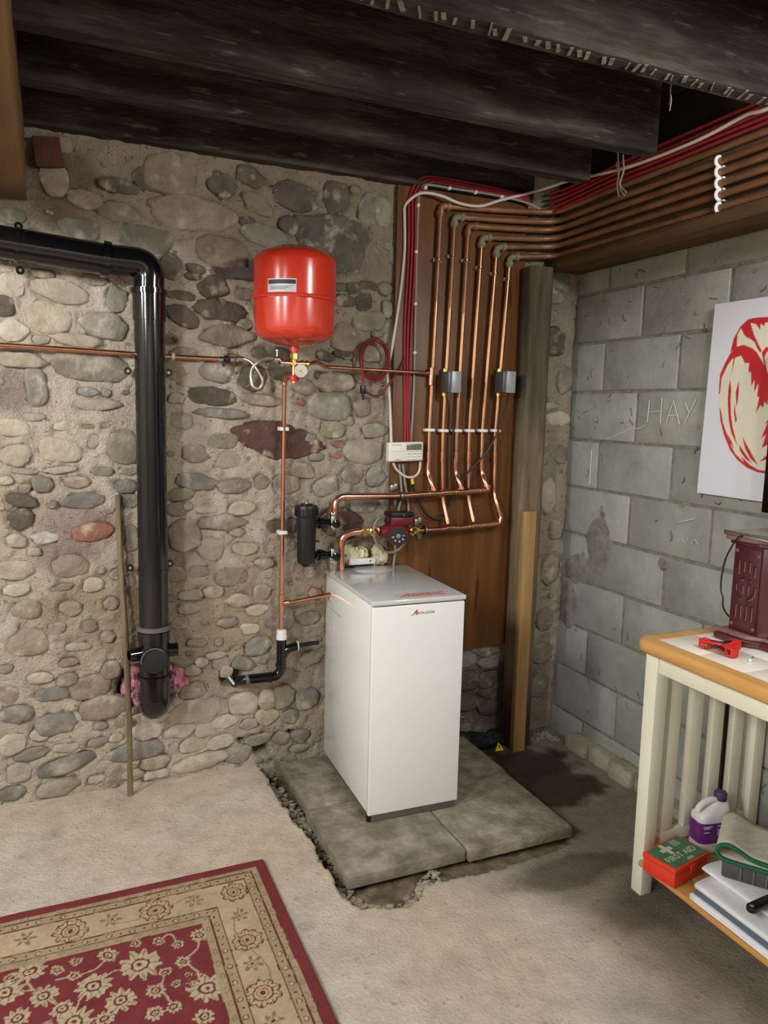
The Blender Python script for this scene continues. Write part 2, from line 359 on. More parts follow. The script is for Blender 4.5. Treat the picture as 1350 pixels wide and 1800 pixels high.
# ---------------------------------------------------------------- stone wall: mortar bed plus every stone
STONES = """208 373 75 39 0 b;150 350 70 33 10 b;210 326 72 26 4 d;250 312 30 32 30 d;300 303 88 66 0 b;337 372 160 60 3 b;255 420 92 42 6 g;140 402 70 34 0 g
20 380 50 24 0 g;95 312 52 70 0 b;108 253 33 28 0 b;18 502 47 42 0 l;106 514 108 40 10 t;75 482 45 17 5 b;167 492 45 20 0 g;86 558 70 55 5 t;183 572 86 48 5 g;8 538 36 40 0 d
22 580 55 38 0 l;72 597 35 18 0 t;138 599 85 26 5 t;164 644 136 50 3 g;36 633 90 30 3 t;206 525 38 42 20 g;300 470 45 48 0 d;316 520 50 18 0 d;322 557 60 34 25 d;322 620 50 18 0 b;303 652 36 30 0 b
64 680 38 62 -8 g;390 323 44 44 20 d;439 310 52 34 25 d;452 358 56 32 35 b;435 390 27 16 0 d;519 345 80 56 3 d;592 348 47 54 0 d;643 369 33 60 5 g;671 372 30 52 0 g;623 333 20 16 0 g
507 396 34 28 20 d;587 428 136 104 3 d;466 415 74 36 15 g;392 443 92 60 8 b;344 473 33 18 10 d;340 486 28 12 0 d;402 479 60 24 8 d;375 504 52 37 0 d;430 517 36 22 0 g;389 545 90 40 2 D
398 590 92 38 -3 b;380 653 60 36 0 g;445 665 44 40 10 d;599 505 25 15 0 d;620 507 25 20 0 d;647 503 36 15 5 d;606 528 40 24 0 d;638 530 30 30 0 d;677 508 25 24 0 g;647 565 54 32 0 g;606 594 46 44 20 b
661 588 22 12 0 g;652 620 38 38 10 o;680 545 20 34 0 g;572 626 32 18 10 d;603 624 38 14 5 d;480 622 60 28 0 D;495 650 48 38 0 d;590 671 60 36 0 b;562 660 17 14 0 d;534 680 42 24 5 b
373 696 85 34 4 D;457 703 68 18 3 b;390 726 100 18 3 u;578 714 76 46 0 g;636 716 30 30 45 B;529 707 17 11 0 r;584 755 45 28 0 o;659 757 40 25 0 g;488 774 162 64 9 P;390 775 52 26 0 o
341 797 46 36 0 b;402 808 40 29 0 b;595 780 24 12 5 r;590 801 18 9 0 r;640 794 60 44 0 t;556 803 28 12 0 g;530 827 44 25 8 b;343 846 72 28 8 u;412 854 64 26 -4 b;460 847 28 26 0 g
503 850 50 34 0 b;573 855 44 28 -20 g;619 836 40 30 0 g;660 838 34 34 0 u;317 868 44 22 0 o;311 894 36 26 0 g;363 895 40 14 0 t;424 894 50 24 0 t;387 919 84 26 0 b;325 942 64 56 0 B
372 965 40 40 20 t;485 926 30 22 0 D;512 925 26 26 0 d;601 920 80 56 10 p;640 885 50 34 0 u;408 1014 56 28 0 b;460 1041 32 28 0 b;330 1071 40 20 0 b;451 1072 40 20 0 t;543 1087 44 24 -8 g
491 1087 54 38 0 g;555 1044 22 18 0 r;346 1130 34 13 5 b;385 1129 16 13 0 b;454 1136 50 30 -15 u;380 1152 38 12 0 t;390 1167 30 26 0 t;427 1167 36 24 25 g;398 1181 22 22 0 t;549 1157 40 24 0 g
155 689 42 17 0 u;187 690 16 14 0 g;172 711 86 21 -2 t;25 752 52 30 0 t;60 733 36 14 0 t;114 749 40 17 -10 t;156 750 26 9 0 g;185 748 20 11 0 g;106 792 75 36 6 t;28 800 56 36 0 t;164 776 18 24 20 t
216 786 54 64 10 o;44 829 44 9 3 t;106 826 64 13 -3 t;181 829 36 15 5 g;226 829 34 12 0 g;11 844 28 17 0 t;74 851 38 30 10 g;45 858 24 16 -20 g;134 847 46 22 8 b;40 880 58 22 12 D;36 911 44 36 -15 d
147 880 78 26 -6 u;165 935 72 32 -8 R;80 946 48 20 0 C;122 995 66 38 -3 b;28 1003 64 36 0 t;30 1037 52 22 -5 l;110 1032 42 12 -8 b;164 1028 36 22 0 t;47 1072 48 30 12 b;125 1069 42 28 10 b
158 1100 28 22 0 b;50 1130 76 48 0 b;334 1046 40 18 0 b;228 880 34 26 0 u;230 946 26 46 0 g;222 855 36 24 0 u;11 1176 22 14 0 g;137 1137 46 13 0 t;196 1178 34 30 0 b;118 1196 34 22 0 b
70 1193 44 18 0 t;159 1209 74 36 -8 b;91 1221 58 22 -4 u;14 1222 40 30 0 b;30 1255 62 33 -4 u;183 1246 80 38 -6 b;98 1276 70 34 -8 u;266 1262 58 24 0 l;344 1252 92 40 -4 t;339 1215 42 26 -6 b
178 1278 26 14 0 g;259 1287 56 28 -4 l;315 1288 58 24 -4 l;363 1285 36 24 0 l;170 1308 38 18 -8 u;22 1311 44 32 -5 l;117 1317 48 17 0 l;241 1322 98 34 -6 U;340 1313 48 26 -8 t;389 1307 44 24 -8 l
55 1329 60 22 -4 g;119 1347 104 32 -14 U;272 1344 52 24 -5 t;352 1342 100 28 -8 t;33 1363 46 34 0 l;237 1366 40 18 0 t;276 1364 40 14 -5 l;100 1387 78 28 -8 t;20 1400 54 26 -5 g;170 1374 34 17 -5 t
420 1330 46 30 0 g;456 1303 44 22 -5 g;430 1237 56 40 0 l;499 1227 46 42 10 g;542 1230 40 36 -15 u;511 1262 30 24 0 g;497 1301 30 24 20 g;530 1297 32 20 0 g;530 1317 34 14 0 g;470 1262 40 30 0 t;505 1190 36 22 0 b;470 1232 32 36 0 t
858 1143 52 24 0 g;862 1164 38 22 0 g;820 1160 40 30 0 g;863 1197 34 30 0 d;861 1219 36 20 0 d;828 1200 40 36 0 d;820 1238 46 28 0 d;862 1246 40 26 0 d
984 495 36 36 0 g;966 555 26 22 0 g;974 600 36 58 -10 D;991 668 24 46 15 g;957 697 14 18 0 o;965 713 34 12 0 l;981 736 42 28 0 l;952 784 22 28 10 g;975 520 30 26 0 g;985 800 20 30 0 g;960 870 30 60 0 t;975 930 24 30 0 b;965 1000 30 60 10 b;958 1090 32 40 0 b;955 1150 34 36 0 b;950 1210 36 40 0 g
275 745 26 20 0 b;310 700 30 18 0 t;318 740 40 24 0 t;330 890 18 14 0 t;415 935 30 14 0 t;430 965 46 22 0 t;465 990 40 20 0 b;420 1055 44 24 0 b;375 1040 36 20 0 b;350 1005 34 18 0 b;310 1010 30 26 0 g;315 1095 30 20 0 b;400 1095 40 18 0 b;440 1105 30 18 0 t;355 1165 24 16 0 b;340 1180 30 20 0 b
195 1060 30 24 0 b;100 1105 30 20 0 b;190 1120 26 20 0 b;120 1165 36 16 0 b;30 950 34 26 0 t;205 1010 24 20 0 b;60 970 24 14 0 t;230 1020 20 24 0 b;205 1300 26 16 0 t;70 1295 30 20 0 l;395 1270 40 22 0 l;440 1275 30 20 0 t;410 630 28 14 0 b;430 570 26 18 0 g;545 770 20 20 0 g;610 740 24 16 0 g"""
SL = []
for it in STONES.replace('\n', ';').split(';'):
    p = it.split()
    if len(p) == 6: SL.append((float(p[0]), float(p[1]), float(p[2]), float(p[3]), float(p[4]), p[5]))
SW = []
for px, py, pw, ph_, rot, fam in SL:
    c = A(px, py); SW.append((c.x, c.z, (A(px+pw/2, py)-A(px-pw/2, py)).length*1.10, (A(px, py+ph_/2)-A(px, py-ph_/2)).length*1.11, rot, fam))
def stone_recess(X, Z):
    """1 under a traced stone, so that the mortar bed stays behind its face"""
    R_ = np.zeros(X.shape); K_ = np.zeros(X.shape); nz_ = vnoise(X, Z, 6, 46)
    xs_, zs_ = X[0], Z[:, 0]
    for x, z, w_, h_, rot, fam in SW:
        m = max(w_, h_)*.68; a0, a1 = np.searchsorted(xs_, (x-m, x+m)); b0, b1 = np.searchsorted(zs_, (z-m, z+m))
        if a1 <= a0 or b1 <= b0: continue
        cr, sr = math.cos(math.radians(rot)), math.sin(math.radians(rot)); dx = X[b0:b1, a0:a1]-x; dz = Z[b0:b1, a0:a1]-z
        a = (dx*cr-dz*sr)/(w_/2); b = (dx*sr+dz*cr)/(h_/2); e = 1.4 if fam == 'P' else 2.6
        d = (np.abs(a)**e+np.abs(b)**e)**(1/e); R_[b0:b1, a0:a1] = np.maximum(R_[b0:b1, a0:a1], 1-sstep(.80, .98, d))
        K_[b0:b1, a0:a1] = np.maximum(K_[b0:b1, a0:a1], np.exp(-((d-1.02)/.07)**2))
    return R_+.95*K_*sstep(-.05, .35, nz_)
PITS = [((262, 1205), .135, .105, .11), ((458, 1318), .035, .03, .06), ((446, 1300), .02, .015, .04), ((512, 1290), .022, .012, .05), ((424, 1303), .012, .012, .04), ((405, 1190), .05, .04, .05), ((868, 1195), .06, .05, .03), ((298, 597), .03, .02, .03)]
PITS = [(A(*c), a, b, d) for c, a, b, d in PITS]
def wall_low(X, Z): return vnoise(X, Z, 3, 41)*.010+.02*sstep(.9, .1, Z)
def wall_fn(X, Z):
    Y = wall_low(X, Z)+vnoise(X, Z, 13, 42)*.010+vnoise(X, Z, 34, 43)*.009+stone_recess(X, Z)*.014-.003
    Y = np.where((X > -1.0) & (X < -.28) & (Z > .45), np.maximum(Y, 0), Y)
    for c, a, b, d in PITS:
        r = np.hypot((X-c.x)/a, (Z-c.z)/b)+vnoise(X, Z, 12, 44)*.22; Y = Y+d*(1-sstep(.82, 1.05, r))
    return X, Y, Z
def wall_cols(X, Z):
    C = np.ones(X.shape+(3,))*np.array(s2l((252, 246, 236)))
    def mixin(m, c):
        nonlocal C; C = C*(1-m[..., None])+np.array(s2l(c))*m[..., None]
    mixin(.6*sstep(-1.75, -1.25, X+.2*vnoise(X, Z, 2.5, 51)), (206, 199, 186))
    mixin(.55*sstep(1.95, 2.35, Z+.12*vnoise(X, Z, 3, 52)), (186, 172, 154))  # upper mortar darkened: shade below the ceiling painted into its colour
    mixin(.45*sstep(.15, .6, vnoise(X, Z, 5, 53)), (226, 214, 194))
    q = A(330, 1085); mixin(.75*blotch(X, Z, (q.x, q.z), .75, .32, 54), (210, 196, 172))
    q = A(125, 935); mixin(.9*blotch(X, Z, (q.x, q.z), .20, .16, 55), (206, 190, 190))
    q = A(25, 690); mixin(.9*blotch(X, Z, (q.x, q.z), .10, .12, 56), (196, 186, 190))
    q = A(305, 960); mixin(.7*blotch(X, Z, (q.x, q.z), .13, .14, 57), (186, 168, 160))
    q = A(110, 320); mixin(.8*blotch(X, Z, (q.x, q.z), .16, .16, 58), (150, 136, 118))
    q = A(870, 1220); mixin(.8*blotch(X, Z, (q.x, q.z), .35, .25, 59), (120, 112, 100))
    for c, a, b, d in PITS: mixin(.7*(1-sstep(.8, 1.2, np.hypot((X-c.x)/a, (Z-c.z)/b))), (120, 104, 86))
    return C
WALLB_X = .0
WALL_A = grid_obj('wall_back', axis(-2.75, .14, -6.0, .14, .0085, .06), axis(-.1, 2.62, -.14, 2.86, .0085, .06), wall_fn, 'mortar', cols=wall_cols)
tag(WALL_A, 'old rubble stone cellar wall bedded in pale lime mortar', kind='structure')

occ = np.zeros((330, 310), bool)                                   # 1 cm cells, x -3.1..0.2, z -.1..3
GX, GZ = np.meshgrid(np.arange(330)*.01-3.1, np.arange(310)*.01-.1, indexing='ij')
def stone_mesh(w, h, rot, fam, prot, seed):
    """rough rubble stone, rounded or angular; local x right, z up, -y out of the wall"""
    rs = random.Random(seed); n = 20; ex = rs.uniform(2.2, 3.6); ph = [rs.uniform(0, 6.28) for _ in range(4)]
    lens = fam == 'P'; m_ = rs.choice((5, 6, 7, 8)); poly = rs.random() < .62 and not lens
    ed = [(2*math.pi*(k+rs.uniform(-.28, .28))/m_+ph[0], rs.uniform(.80, 1.0)) for k in range(m_)]
    prof = [(1.05, .022), (1.0, .001), (.95, -.62*prot), (.80, -.92*prot), (.50, -1.02*prot), (.22, -1.04*prot)]
    vs = []; cr, sr = math.cos(math.radians(rot)), math.sin(math.radians(rot)); sv = Vector((seed*.37, 0, seed*.91))
    for ri, (r, y) in enumerate(prof):
        for k in range(n):
            t = 2*math.pi*k/n; c, s_ = math.cos(t), math.sin(t)
            if lens: q = (abs(c)**1.35+abs(s_)**1.35)**(-1/1.35)*(1+.04*math.sin(3*t))
            elif poly:
                q = min([d/max(.25, math.cos(t-a)) for a, d in ed]+[1.16])
            else: q = (abs(c)**ex+abs(s_)**ex)**(-1/ex)*(1+.06*math.sin(2*t+ph[0])+.05*math.sin(3*t+ph[1]))
            q *= 1+.075*noise.noise(Vector((c*2.6, s_*2.6, seed)))+.04*noise.noise(Vector((c*6, s_*6, seed+5)))
            x = c*q*w/2*r; z = s_*q*h/2*r
            yy = y+(prot*.55*noise.fractal(Vector((x*22, 0, z*22))+sv, 1, 2, 3) if ri > 1 else 0)
            vs.append((x*cr+z*sr, yy, -x*sr+z*cr))
    m = len(prof); fs = [(i*n+k, i*n+(k+1) % n, (i+1)*n+(k+1) % n, (i+1)*n+k) for i in range(m-1) for k in range(n)]
    fs.append(tuple((m-1)*n+k for k in range(n)))
    me = bpy.data.meshes.new('stone'); me.from_pydata(vs, [], fs)
    bm = bmesh.new(); bm.from_mesh(me); bmesh.ops.recalc_face_normals(bm, faces=bm.faces); bm.to_mesh(me); bm.free()
    me.polygons.foreach_set('use_smooth', [True]*len(me.polygons)); me.set_sharp_from_angle(angle=math.radians(55))
    me.materials.append(MATS['stone_'+fam.lower()]); return me
def wall_y(x, z):
    return float(wall_low(np.array([[x]]), np.array([[z]]))[0, 0])
def put_stone(x, z, w, h, rot, fam, seed, prot=None):
    prot = prot or random.uniform(.006, .014)*(1.25 if max(w, h) > .15 else 1)
    o = bpy.data.objects.new('stone', stone_mesh(w, h, rot, fam, prot, seed)); COL.objects.link(o); o.parent = WALL_A
    o.location = (x, min(wall_y(x, z), .025)+.001, z)
    cr, sr = math.cos(math.radians(rot)), math.sin(math.radians(rot))
    dx, dz = GX-x, GZ-z; a = (dx*cr-dz*sr)/(w/2+.012); b = (dx*sr+dz*cr)/(h/2+.010)
    occ[np.abs(a)**2.5+np.abs(b)**2.5 < 1] = True
ns = 0
for i, (px, py, pw, ph_, rot, fam) in enumerate(SL):
    put_stone(*SW[i][:4], rot, fam, 100+i, .012 if fam == 'P' else None); ns += 1
# small packing stones in the gaps, seen ones as parts; the unseen rest of the wall as one part
filler = MB(); tries = 0
def seen(x, z): return -2.52 < x < .02 and z > .06 and z < 2.5 and not (-.96 < x < -.31 and z > .5) and not (-1.26 < x < -.86 and z < .85)
while tries < 1500:
    tries += 1; x = random.uniform(-3.05, .1); z = random.uniform(.02, 2.52)
    inside = seen(x, z)
    w_ = random.uniform(.022, .055)*(1 if inside else 2.4); h_ = w_*random.uniform(.45, .85)
    ix = int((x+3.1)/.01); iz = int((z+.1)/.01); rx = max(1, int(w_/.02)); rz = max(1, int(h_/.02))
    if occ[max(0, ix-rx):ix+rx+1, max(0, iz-rz):iz+rz+1].any(): continue
    if any(((x-c.x)/a)**2+((z-c.z)/b)**2 < 1.4 for c, a, b, d in PITS): continue
    fam = random.choice('ggbbtttlluo' if x < -1.5 else 'ggggbbdtu')
    if inside and ns < 298 and z < 2.5: put_stone(x, z, w_, h_, random.uniform(-15, 15), fam, 900+tries, random.uniform(.005, .010)); ns += 1
    else:
        me = stone_mesh(w_, h_, random.uniform(-15, 15), fam, .010, 900+tries)
        y0 = min(wall_y(x, z), .025)+.003
        filler.add([(v.co.x+x, v.co.y+y0, v.co.z+z) for v in me.vertices], [tuple(p.vertices) for p in me.polygons])
        bpy.data.meshes.remove(me)
        occ[max(0, ix-rx):ix+rx+1, max(0, iz-rz):iz+rz+1] = True
o = part('small_rubble', filler, 'stone_g', WALL_A); o['kind'] = 'stuff'

# ---------------------------------------------------------------- block wall
mb = MB(); mb.box(.0035, .16, -6.0, .14, -.14, 2.86); WALL_B = part('wall_right', mb, 'block_mortar', smooth=False)
tag(WALL_B, 'grey painted concrete block wall with rough mortar joints', kind='structure')
Z0, Y0, CH = 2.3696, .2373, .225
for k in range(-2, 12):
    zt = Z0-k*CH; zb = zt-CH
    js = [j for j in range(-3, 12) if (j-k) % 2 == 0]
    for j in js:
        y1 = -(Y0+j*CH); y0 = -(Y0+(j+2)*CH)
        y1 = min(y1, .02); jit = random.Random(k*50+j)
        if y1-y0 < .04: continue
        g = .0055; x0 = jit.uniform(-.004, .003)
        m2 = MB(); m2.box(x0, .06, y0+g+jit.uniform(-.002, .002), y1-g, max(zb+g, -.13), min(zt-g+jit.uniform(-.002, .002), 2.85))
        part('block', m2, 'block', WALL_B, bevel=.006, seg=2, ang=60)
mb = MB()
for q in range(6):
    y1 = -.20-q*.155; jit = random.Random(q)
    m2 = MB(); m2.box(-.055-jit.uniform(0, .02), .02, y1-.145, y1, -.05, .045+jit.uniform(-.02, .02)); part('footing_stone', m2, 'stone_t', WALL_B, bevel=.014, seg=2)
# cement smeared over the blocks near the corner
for i, (px, py, w_, h_) in enumerate(((1052, 955, 50, 110), (1018, 1000, 60, 60), (1166, 991, 20, 24), (1000, 1060, 34, 90), (1012, 480, 30, 30))):
    c = B(px, py, 0); a = abs(B(px+w_/2, py, 0).y-B(px-w_/2, py, 0).y)/2; b_ = abs(B(px, py+h_/2, 0).z-B(px, py-h_/2, 0).z)/2; vs = [(-.0052, c.y, c.z)]; n = 30
    for rr, xx in ((.75, -.0050), (1.0, .002)):
        for k in range(n):
            t = 2*math.pi*k/n; q = rr*(1+.30*noise.noise(Vector((math.cos(t)*2.2, math.sin(t)*2.2, i*7.1)))+.12*noise.noise(Vector((math.cos(t)*7, math.sin(t)*7, i))))
            vs.append((xx, c.y+a*q*math.cos(t), c.z+b_*q*math.sin(t)))
    m2 = MB(); m2.add(vs, [(0, 1+k, 1+(k+1) % n) for k in range(n)]+[(1+k, 1+n+k, 1+n+(k+1) % n, 1+(k+1) % n) for k in range(n)]); part('cement_smear', m2, 'block_mortar', WALL_B)
# chalked HAY and scratches
ch = MB()
def strokes(pl):
    for pts in pl: ch.tube([B(x, y, .0055) for x, y in pts], .0019, 5)
strokes([[(1142, 703), (1138, 742)], [(1164, 700), (1161, 744)], [(1140, 724), (1163, 722)], [(1171, 744), (1184, 704), (1195, 746)], [(1174, 731), (1192, 730)], [(1205, 708), (1212, 726)], [(1225, 699), (1203, 744)],
         [(1065, 772), (1085, 764), (1110, 754), (1125, 753), (1136, 747)], [(1215, 957), (1222, 948), (1228, 958)], [(1192, 954), (1198, 946), (1204, 955), (1210, 946)], [(1193, 918), (1222, 912)], [(1040, 790), (1036, 850), (1030, 853)]])
o = part('chalk_writing', ch, 'chalk', WALL_B, label='chalked capital letters HAY')

tr_ = MB(); rt = random.Random(5)                                 # dried mud trails and scuffs on the blocks
for q in range(95):
    y = -rt.uniform(.03, 1.3); z = rt.choice((rt.uniform(1.5, 2.24), rt.uniform(.3, 1.5))); L_ = rt.uniform(.01, .05); a = rt.uniform(-2.2, -.9); P = []
    for k in range(6):
        a += rt.uniform(-.9, .9); y += math.cos(a)*L_/5; z += math.sin(a)*L_/5; P.append((-.0042, y, z))
    tr_.tube(P, rt.uniform(.0012, .0026), 5)
part('mud_trails', tr_, 'mud', WALL_B)['kind'] = 'stuff'
# ---------------------------------------------------------------- ceiling: joists and boards above, boxed beam
mb = MB(); mb.box(-6.0, .16, -6.0, .16, 2.78, 2.86); CEIL = part('ceiling', mb, 'ceiling_board', smooth=False)
tag(CEIL, 'dark floor boards above old timber joists', kind='structure')
def joist(y0, y1, z0, seed, x0=-2.37, x1=-.30):
    """old sawn joist with a ragged, slightly bowed lower edge"""
    n = 60; vs = []; r = random.Random(seed)
    for i in range(n+1):
        x = x0+(x1-x0)*i/n; d = .006*math.sin(x*2.1+seed)+.004*noise.noise(Vector((x*7, seed, 0)))
        e = .0025*noise.noise(Vector((x*30, seed, 3)))
        vs += [(x, y0+d+.004, z0+e), (x, y0+d, z0+.006+e), (x, y0+d*.5, 2.79), (x, y1+d*.5, 2.79), (x, y1+d, z0+.005-e), (x, y1+d-.004, z0-e)]
    fs = [(i*6+k, i*6+(k+1) % 6, (i+1)*6+(k+1) % 6, (i+1)*6+k) for i in range(n) for k in range(6)]+[tuple(range(5, -1, -1)), tuple(n*6+k for k in range(6))]
    m2 = MB(); m2.add(vs, fs); return part('joist', m2, 'joist', CEIL, ang=50)
joist(-.055, .012, 2.525, 1); joist(-.45, -.382, 2.52, 2); joist(-.815, -.748, 2.52, 3); joist(-1.328, -1.258, 2.52, 4)
for y in (-1.78, -2.25, -2.72, -3.2): joist(y, y+.068, 2.52, y)
for y in (-.6, -1.4, -2.2, -3.0, -3.8): joist(y, y+.068, 2.52, 9+y, -6.0, -3.1)
m2 = MB(); m2.box(-.138, -.002, -3.0, -.01, 2.59, 2.775); part('dark_gap_cover', m2, 'ceiling_board', CEIL, bevel=.004)  # dark cover added above the cables so the gap there reads black
m2 = MB()                                                        # chalky lime streaks along the underside of one joist
for i in range(40):
    x = -1.66+i*.036+random.uniform(-.014, .014); l = random.uniform(.012, .030); w_ = random.uniform(.002, .0065); a_ = random.uniform(.9, 1.25)
    m2.box(-l, l, -w_, w_, -.0012, .0012, Matrix.Translation((x, -1.293+random.uniform(-.006, .006), 2.5195))@Matrix.Rotation(a_, 4, 'Z'))
part('lime_streaks', m2, 'lime', CEIL)['kind'] = 'stuff'
bx = thing('boxed_beam', (-2.7, -1.5, 2.28), 'brown plywood boxing round the ceiling beam, top left corner', 'beam')
m2 = MB(); m2.box(-3.05, -2.362, -4.5, -.004, 2.28, 2.292); part('underside_panel', m2, 'plywood', bx, bevel=.002)
m2 = MB(); m2.box(-2.374, -2.362, -4.5, -.004, 2.2925, 2.775); part('side_panel', m2, 'plywood', bx, bevel=.002)
m2 = MB(); m2.box(-3.05, -3.038, -4.5, -.004, 2.2925, 2.775); part('side_panel', m2, 'plywood', bx, bevel=.002)

# the rest of the cellar, behind the camera
for nm, b_ in (('wall_left', (-6.1, -6.0, -6.0, .14, -.14, 2.86)), ('wall_front', (-6.1, .16, -6.1, -6.0, -.14, 2.86))):
    mb = MB(); mb.box(*b_); tag(part(nm, mb, 'plain_wall', smooth=False), 'plain pale cellar wall behind the camera', kind='structure')

# ================================================================ THINGS
V = Vector
# ---------------------------------------------------------------- paving slabs under the boiler
for (x0, x1, y0, y1, lab) in ((-1.455, -1.008, -.878, -.418, 'stone paving slab at the front left, rug side, under the boiler corner'), (-1.002, -.556, -.890, -.424, 'stone paving slab at the front right, towards the table'),
                             (-1.445, -1.004, -.412, -.004, 'stone paving slab at the back left, against the stone wall'), (-.998, -.548, -.418, -.004, 'stone paving slab at the back right, in the boiler\'s shadow')):
    s = MB(); s.box(x0, x1, y0, y1, .006, .05); o = part('paving_slab', s, 'paving', base=((x0+x1)/2, (y0+y1)/2, .006), bevel=.005)
    tag(o, lab, 'slab', 'paving slabs under the boiler')
s = MB()
for i in range(900):                                              # loose grit in the broken edge
    t = random.random()*(len(HOLE)-12); k = int(t); f = t-k; a, b = HOLE[k], HOLE[k+1]
    x = a[0]+(b[0]-a[0])*f; y = a[1]+(b[1]-a[1])*f; cx, cy = -1.0, -.44; q = random.uniform(0, .085)
    d = math.hypot(cx-x, cy-y); x += (cx-x)/d*q; y += (cy-y)/d*q
    r = .003+.009*random.random()**2.2; s.blob((x, y, -.016+r*.6), r*1.3, r, r*.8, .45, 2, 6, i)
tag(part('grit', s, 'rubble', smooth=False), 'loose grit and broken concrete in the gap round the slabs', 'rubble', kind='stuff')
s = MB()
for i in range(260):
    p = F(random.uniform(930, 1040), random.uniform(1262, 1300), 0); r = random.uniform(.003, .012)
    if p.x > -.06 or p.y > -.03: continue
    s.blob((p.x, p.y, -.012+r*.5), r*1.3, r, r*.8, .35, 2, 6, i)
tag(part('debris', s, 'rubble', smooth=False), 'pale dust and crumbs swept into the corner by the post', 'rubble', kind='stuff')

# ---------------------------------------------------------------- boiler
BW, BD, BH = .374, .560, .855
BM = Matrix.Translation((-1.27, -.589, .05))@Matrix.Rotation(-.0312, 4, 'Z')
boiler = thing('boiler', tuple(BM@V((BW/2, BD/2, 0))), 'tall white floor-standing boiler with a grey lid on stone slabs', 'boiler')
s = MB(); s.box(.004, BW-.004, .012, BD, .030, BH-.022, BM); cas = part('casing', s, 'white_enamel', boiler, bevel=.004)
s = MB(); s.box(0, BW, -.010, .0095, .030, BH-.024, BM); fp = part('front_panel', s, 'white_enamel', boiler, bevel=.004, seg=3)
s = MB(); s.box(-.004, BW+.004, -.014, BD+.004, BH-.019, BH, BM); lid = part('lid', s, 'lid_enamel', boiler, bevel=.005, seg=3)
s = MB(); s.box(.016, BW-.008, -.004, BD-.02, .001, .0295, BM); part('plinth', s, 'plinth_grey', boiler, bevel=.002)
s = MB(); s.box(.002, .016, .0, .016, .0005, .030, BM); part('foot', s, 'dark', boiler)
fcc = F(656, 1001, BM.translation.z+BH); fcr = (F(690, 1001, BM.translation.z+BH)-F(622, 1001, BM.translation.z+BH)).length/2
s = MB(); s.lathe([(fcr-.003, 0), (fcr, .0006), (fcr, .0012), (fcr-.003, .0016)], fcc, (0, 0, 1), 48); part('flue_cover', s, 'lid_enamel', boiler)
for z in (.735, .655):                                             # handholds and the seam pressed into the left side
    s = MB(); pts = [(.0, .545, z), (.0, .48, z-.004), (.0, .455, z-.045 if z < .7 else z-.03)]
    s.tube([BM@V((-.0002+.004, y, zz)) for _, y, zz in fillet([V(p) for p in pts], .02)], .0016, 6); part('handhold_groove', s, 'line_grey', cas)
s = MB(); s.tube([BM@V((.0035, y, .700)) for y in (.555, .36)], .0012, 6); part('seam', s, 'line_grey', cas)
nrm = (BM.to_3x3()@V((0, -1, 0))); ux = BM.to_3x3()@V((1, 0, 0)); uz = V((0, 0, 1))
o0 = BM@V((.145, -.0102, BH-.063))
s = MB(); s.prism([(0, 0), (.012, .002), (.030, .021), (.032, .021), (.034, .002), (.026, .0), (.025, .009), (.015, .0)], o0, ux, uz, nrm*.0008); part('badge', s, 'print_red', fp)
s = text_mb('WORCESTER', .0125, o0+ux*.066+uz*.006, ux, uz, nrm); part('badge_lettering', s, 'print_grey', fp)
s = MB()                                                           # red warning print on the lid
for r in range(4):
    x = .12+.012*r
    while x < .30:
        l = random.uniform(.008, .03); y = .018+r*.012; s.box(x, x+l, y, y+.007, BH+.0002, BH+.0009, BM); x += l+.004
part('warning_print', s, 'print_red', lid)
s = MB(); s.box(.105, .32, .012, .066, BH-.0005, BH+.00015, BM); part('warning_label', s, 'silver_label', lid)

# ---------------------------------------------------------------- plywood mounting board, posts
s = MB(); s.box(-.957, -.312, -.030, -.012, .478, 2.52)
tag(part('mounting_board', s, 'board_wood', base=(-.635, -.02, .478), bevel=.002), 'varnished brown plywood board carrying the copper risers', 'board')
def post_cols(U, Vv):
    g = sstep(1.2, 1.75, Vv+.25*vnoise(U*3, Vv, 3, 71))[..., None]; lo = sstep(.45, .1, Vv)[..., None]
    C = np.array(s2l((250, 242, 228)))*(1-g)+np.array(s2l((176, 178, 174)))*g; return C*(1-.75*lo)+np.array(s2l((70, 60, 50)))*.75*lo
def post_fn(U, Vv):                                                # weathered square post, swept round its section
    t = U*2*math.pi; c, s_ = np.cos(t), np.sin(t); q = (np.abs(c)**7+np.abs(s_)**7)**(-1/7.)
    w_ = 1+.05*vnoise(U*4, Vv, 2.2, 72)
    return -.283+c*q*.060*w_, -.088+s_*q*.046*w_, Vv
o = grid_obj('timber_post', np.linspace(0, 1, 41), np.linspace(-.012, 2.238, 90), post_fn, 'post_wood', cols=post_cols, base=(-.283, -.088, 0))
tag(o, 'weathered grey timber post from floor to ceiling ledge in the corner', 'post')
s = MB(); s.box(-.348, -.283, -.175, -.140, -.012, 1.145); o = part('batten', s, 'batten_wood', base=(-.31, -.155, -.012), bevel=.003); tag(o, 'short pale softwood batten standing in front of the post', 'batten')
# ledge on the block wall with its backing board
ld = thing('pipe_ledge', (-.1, -1.1, 2.24), 'dusty timber ledge boxed out along the top of the block wall', 'ledge')
s = MB(); s.box(-.205, -.012, -2.4, -.035, 2.240, 2.285); part('ledge_plank', s, 'ledge_wood', ld, bevel=.003)
s = MB(); s.box(-.160, -.142, -2.4, -.06, 2.286, 2.60); part('backing_board', s, 'ledge_wood', ld, bevel=.002)

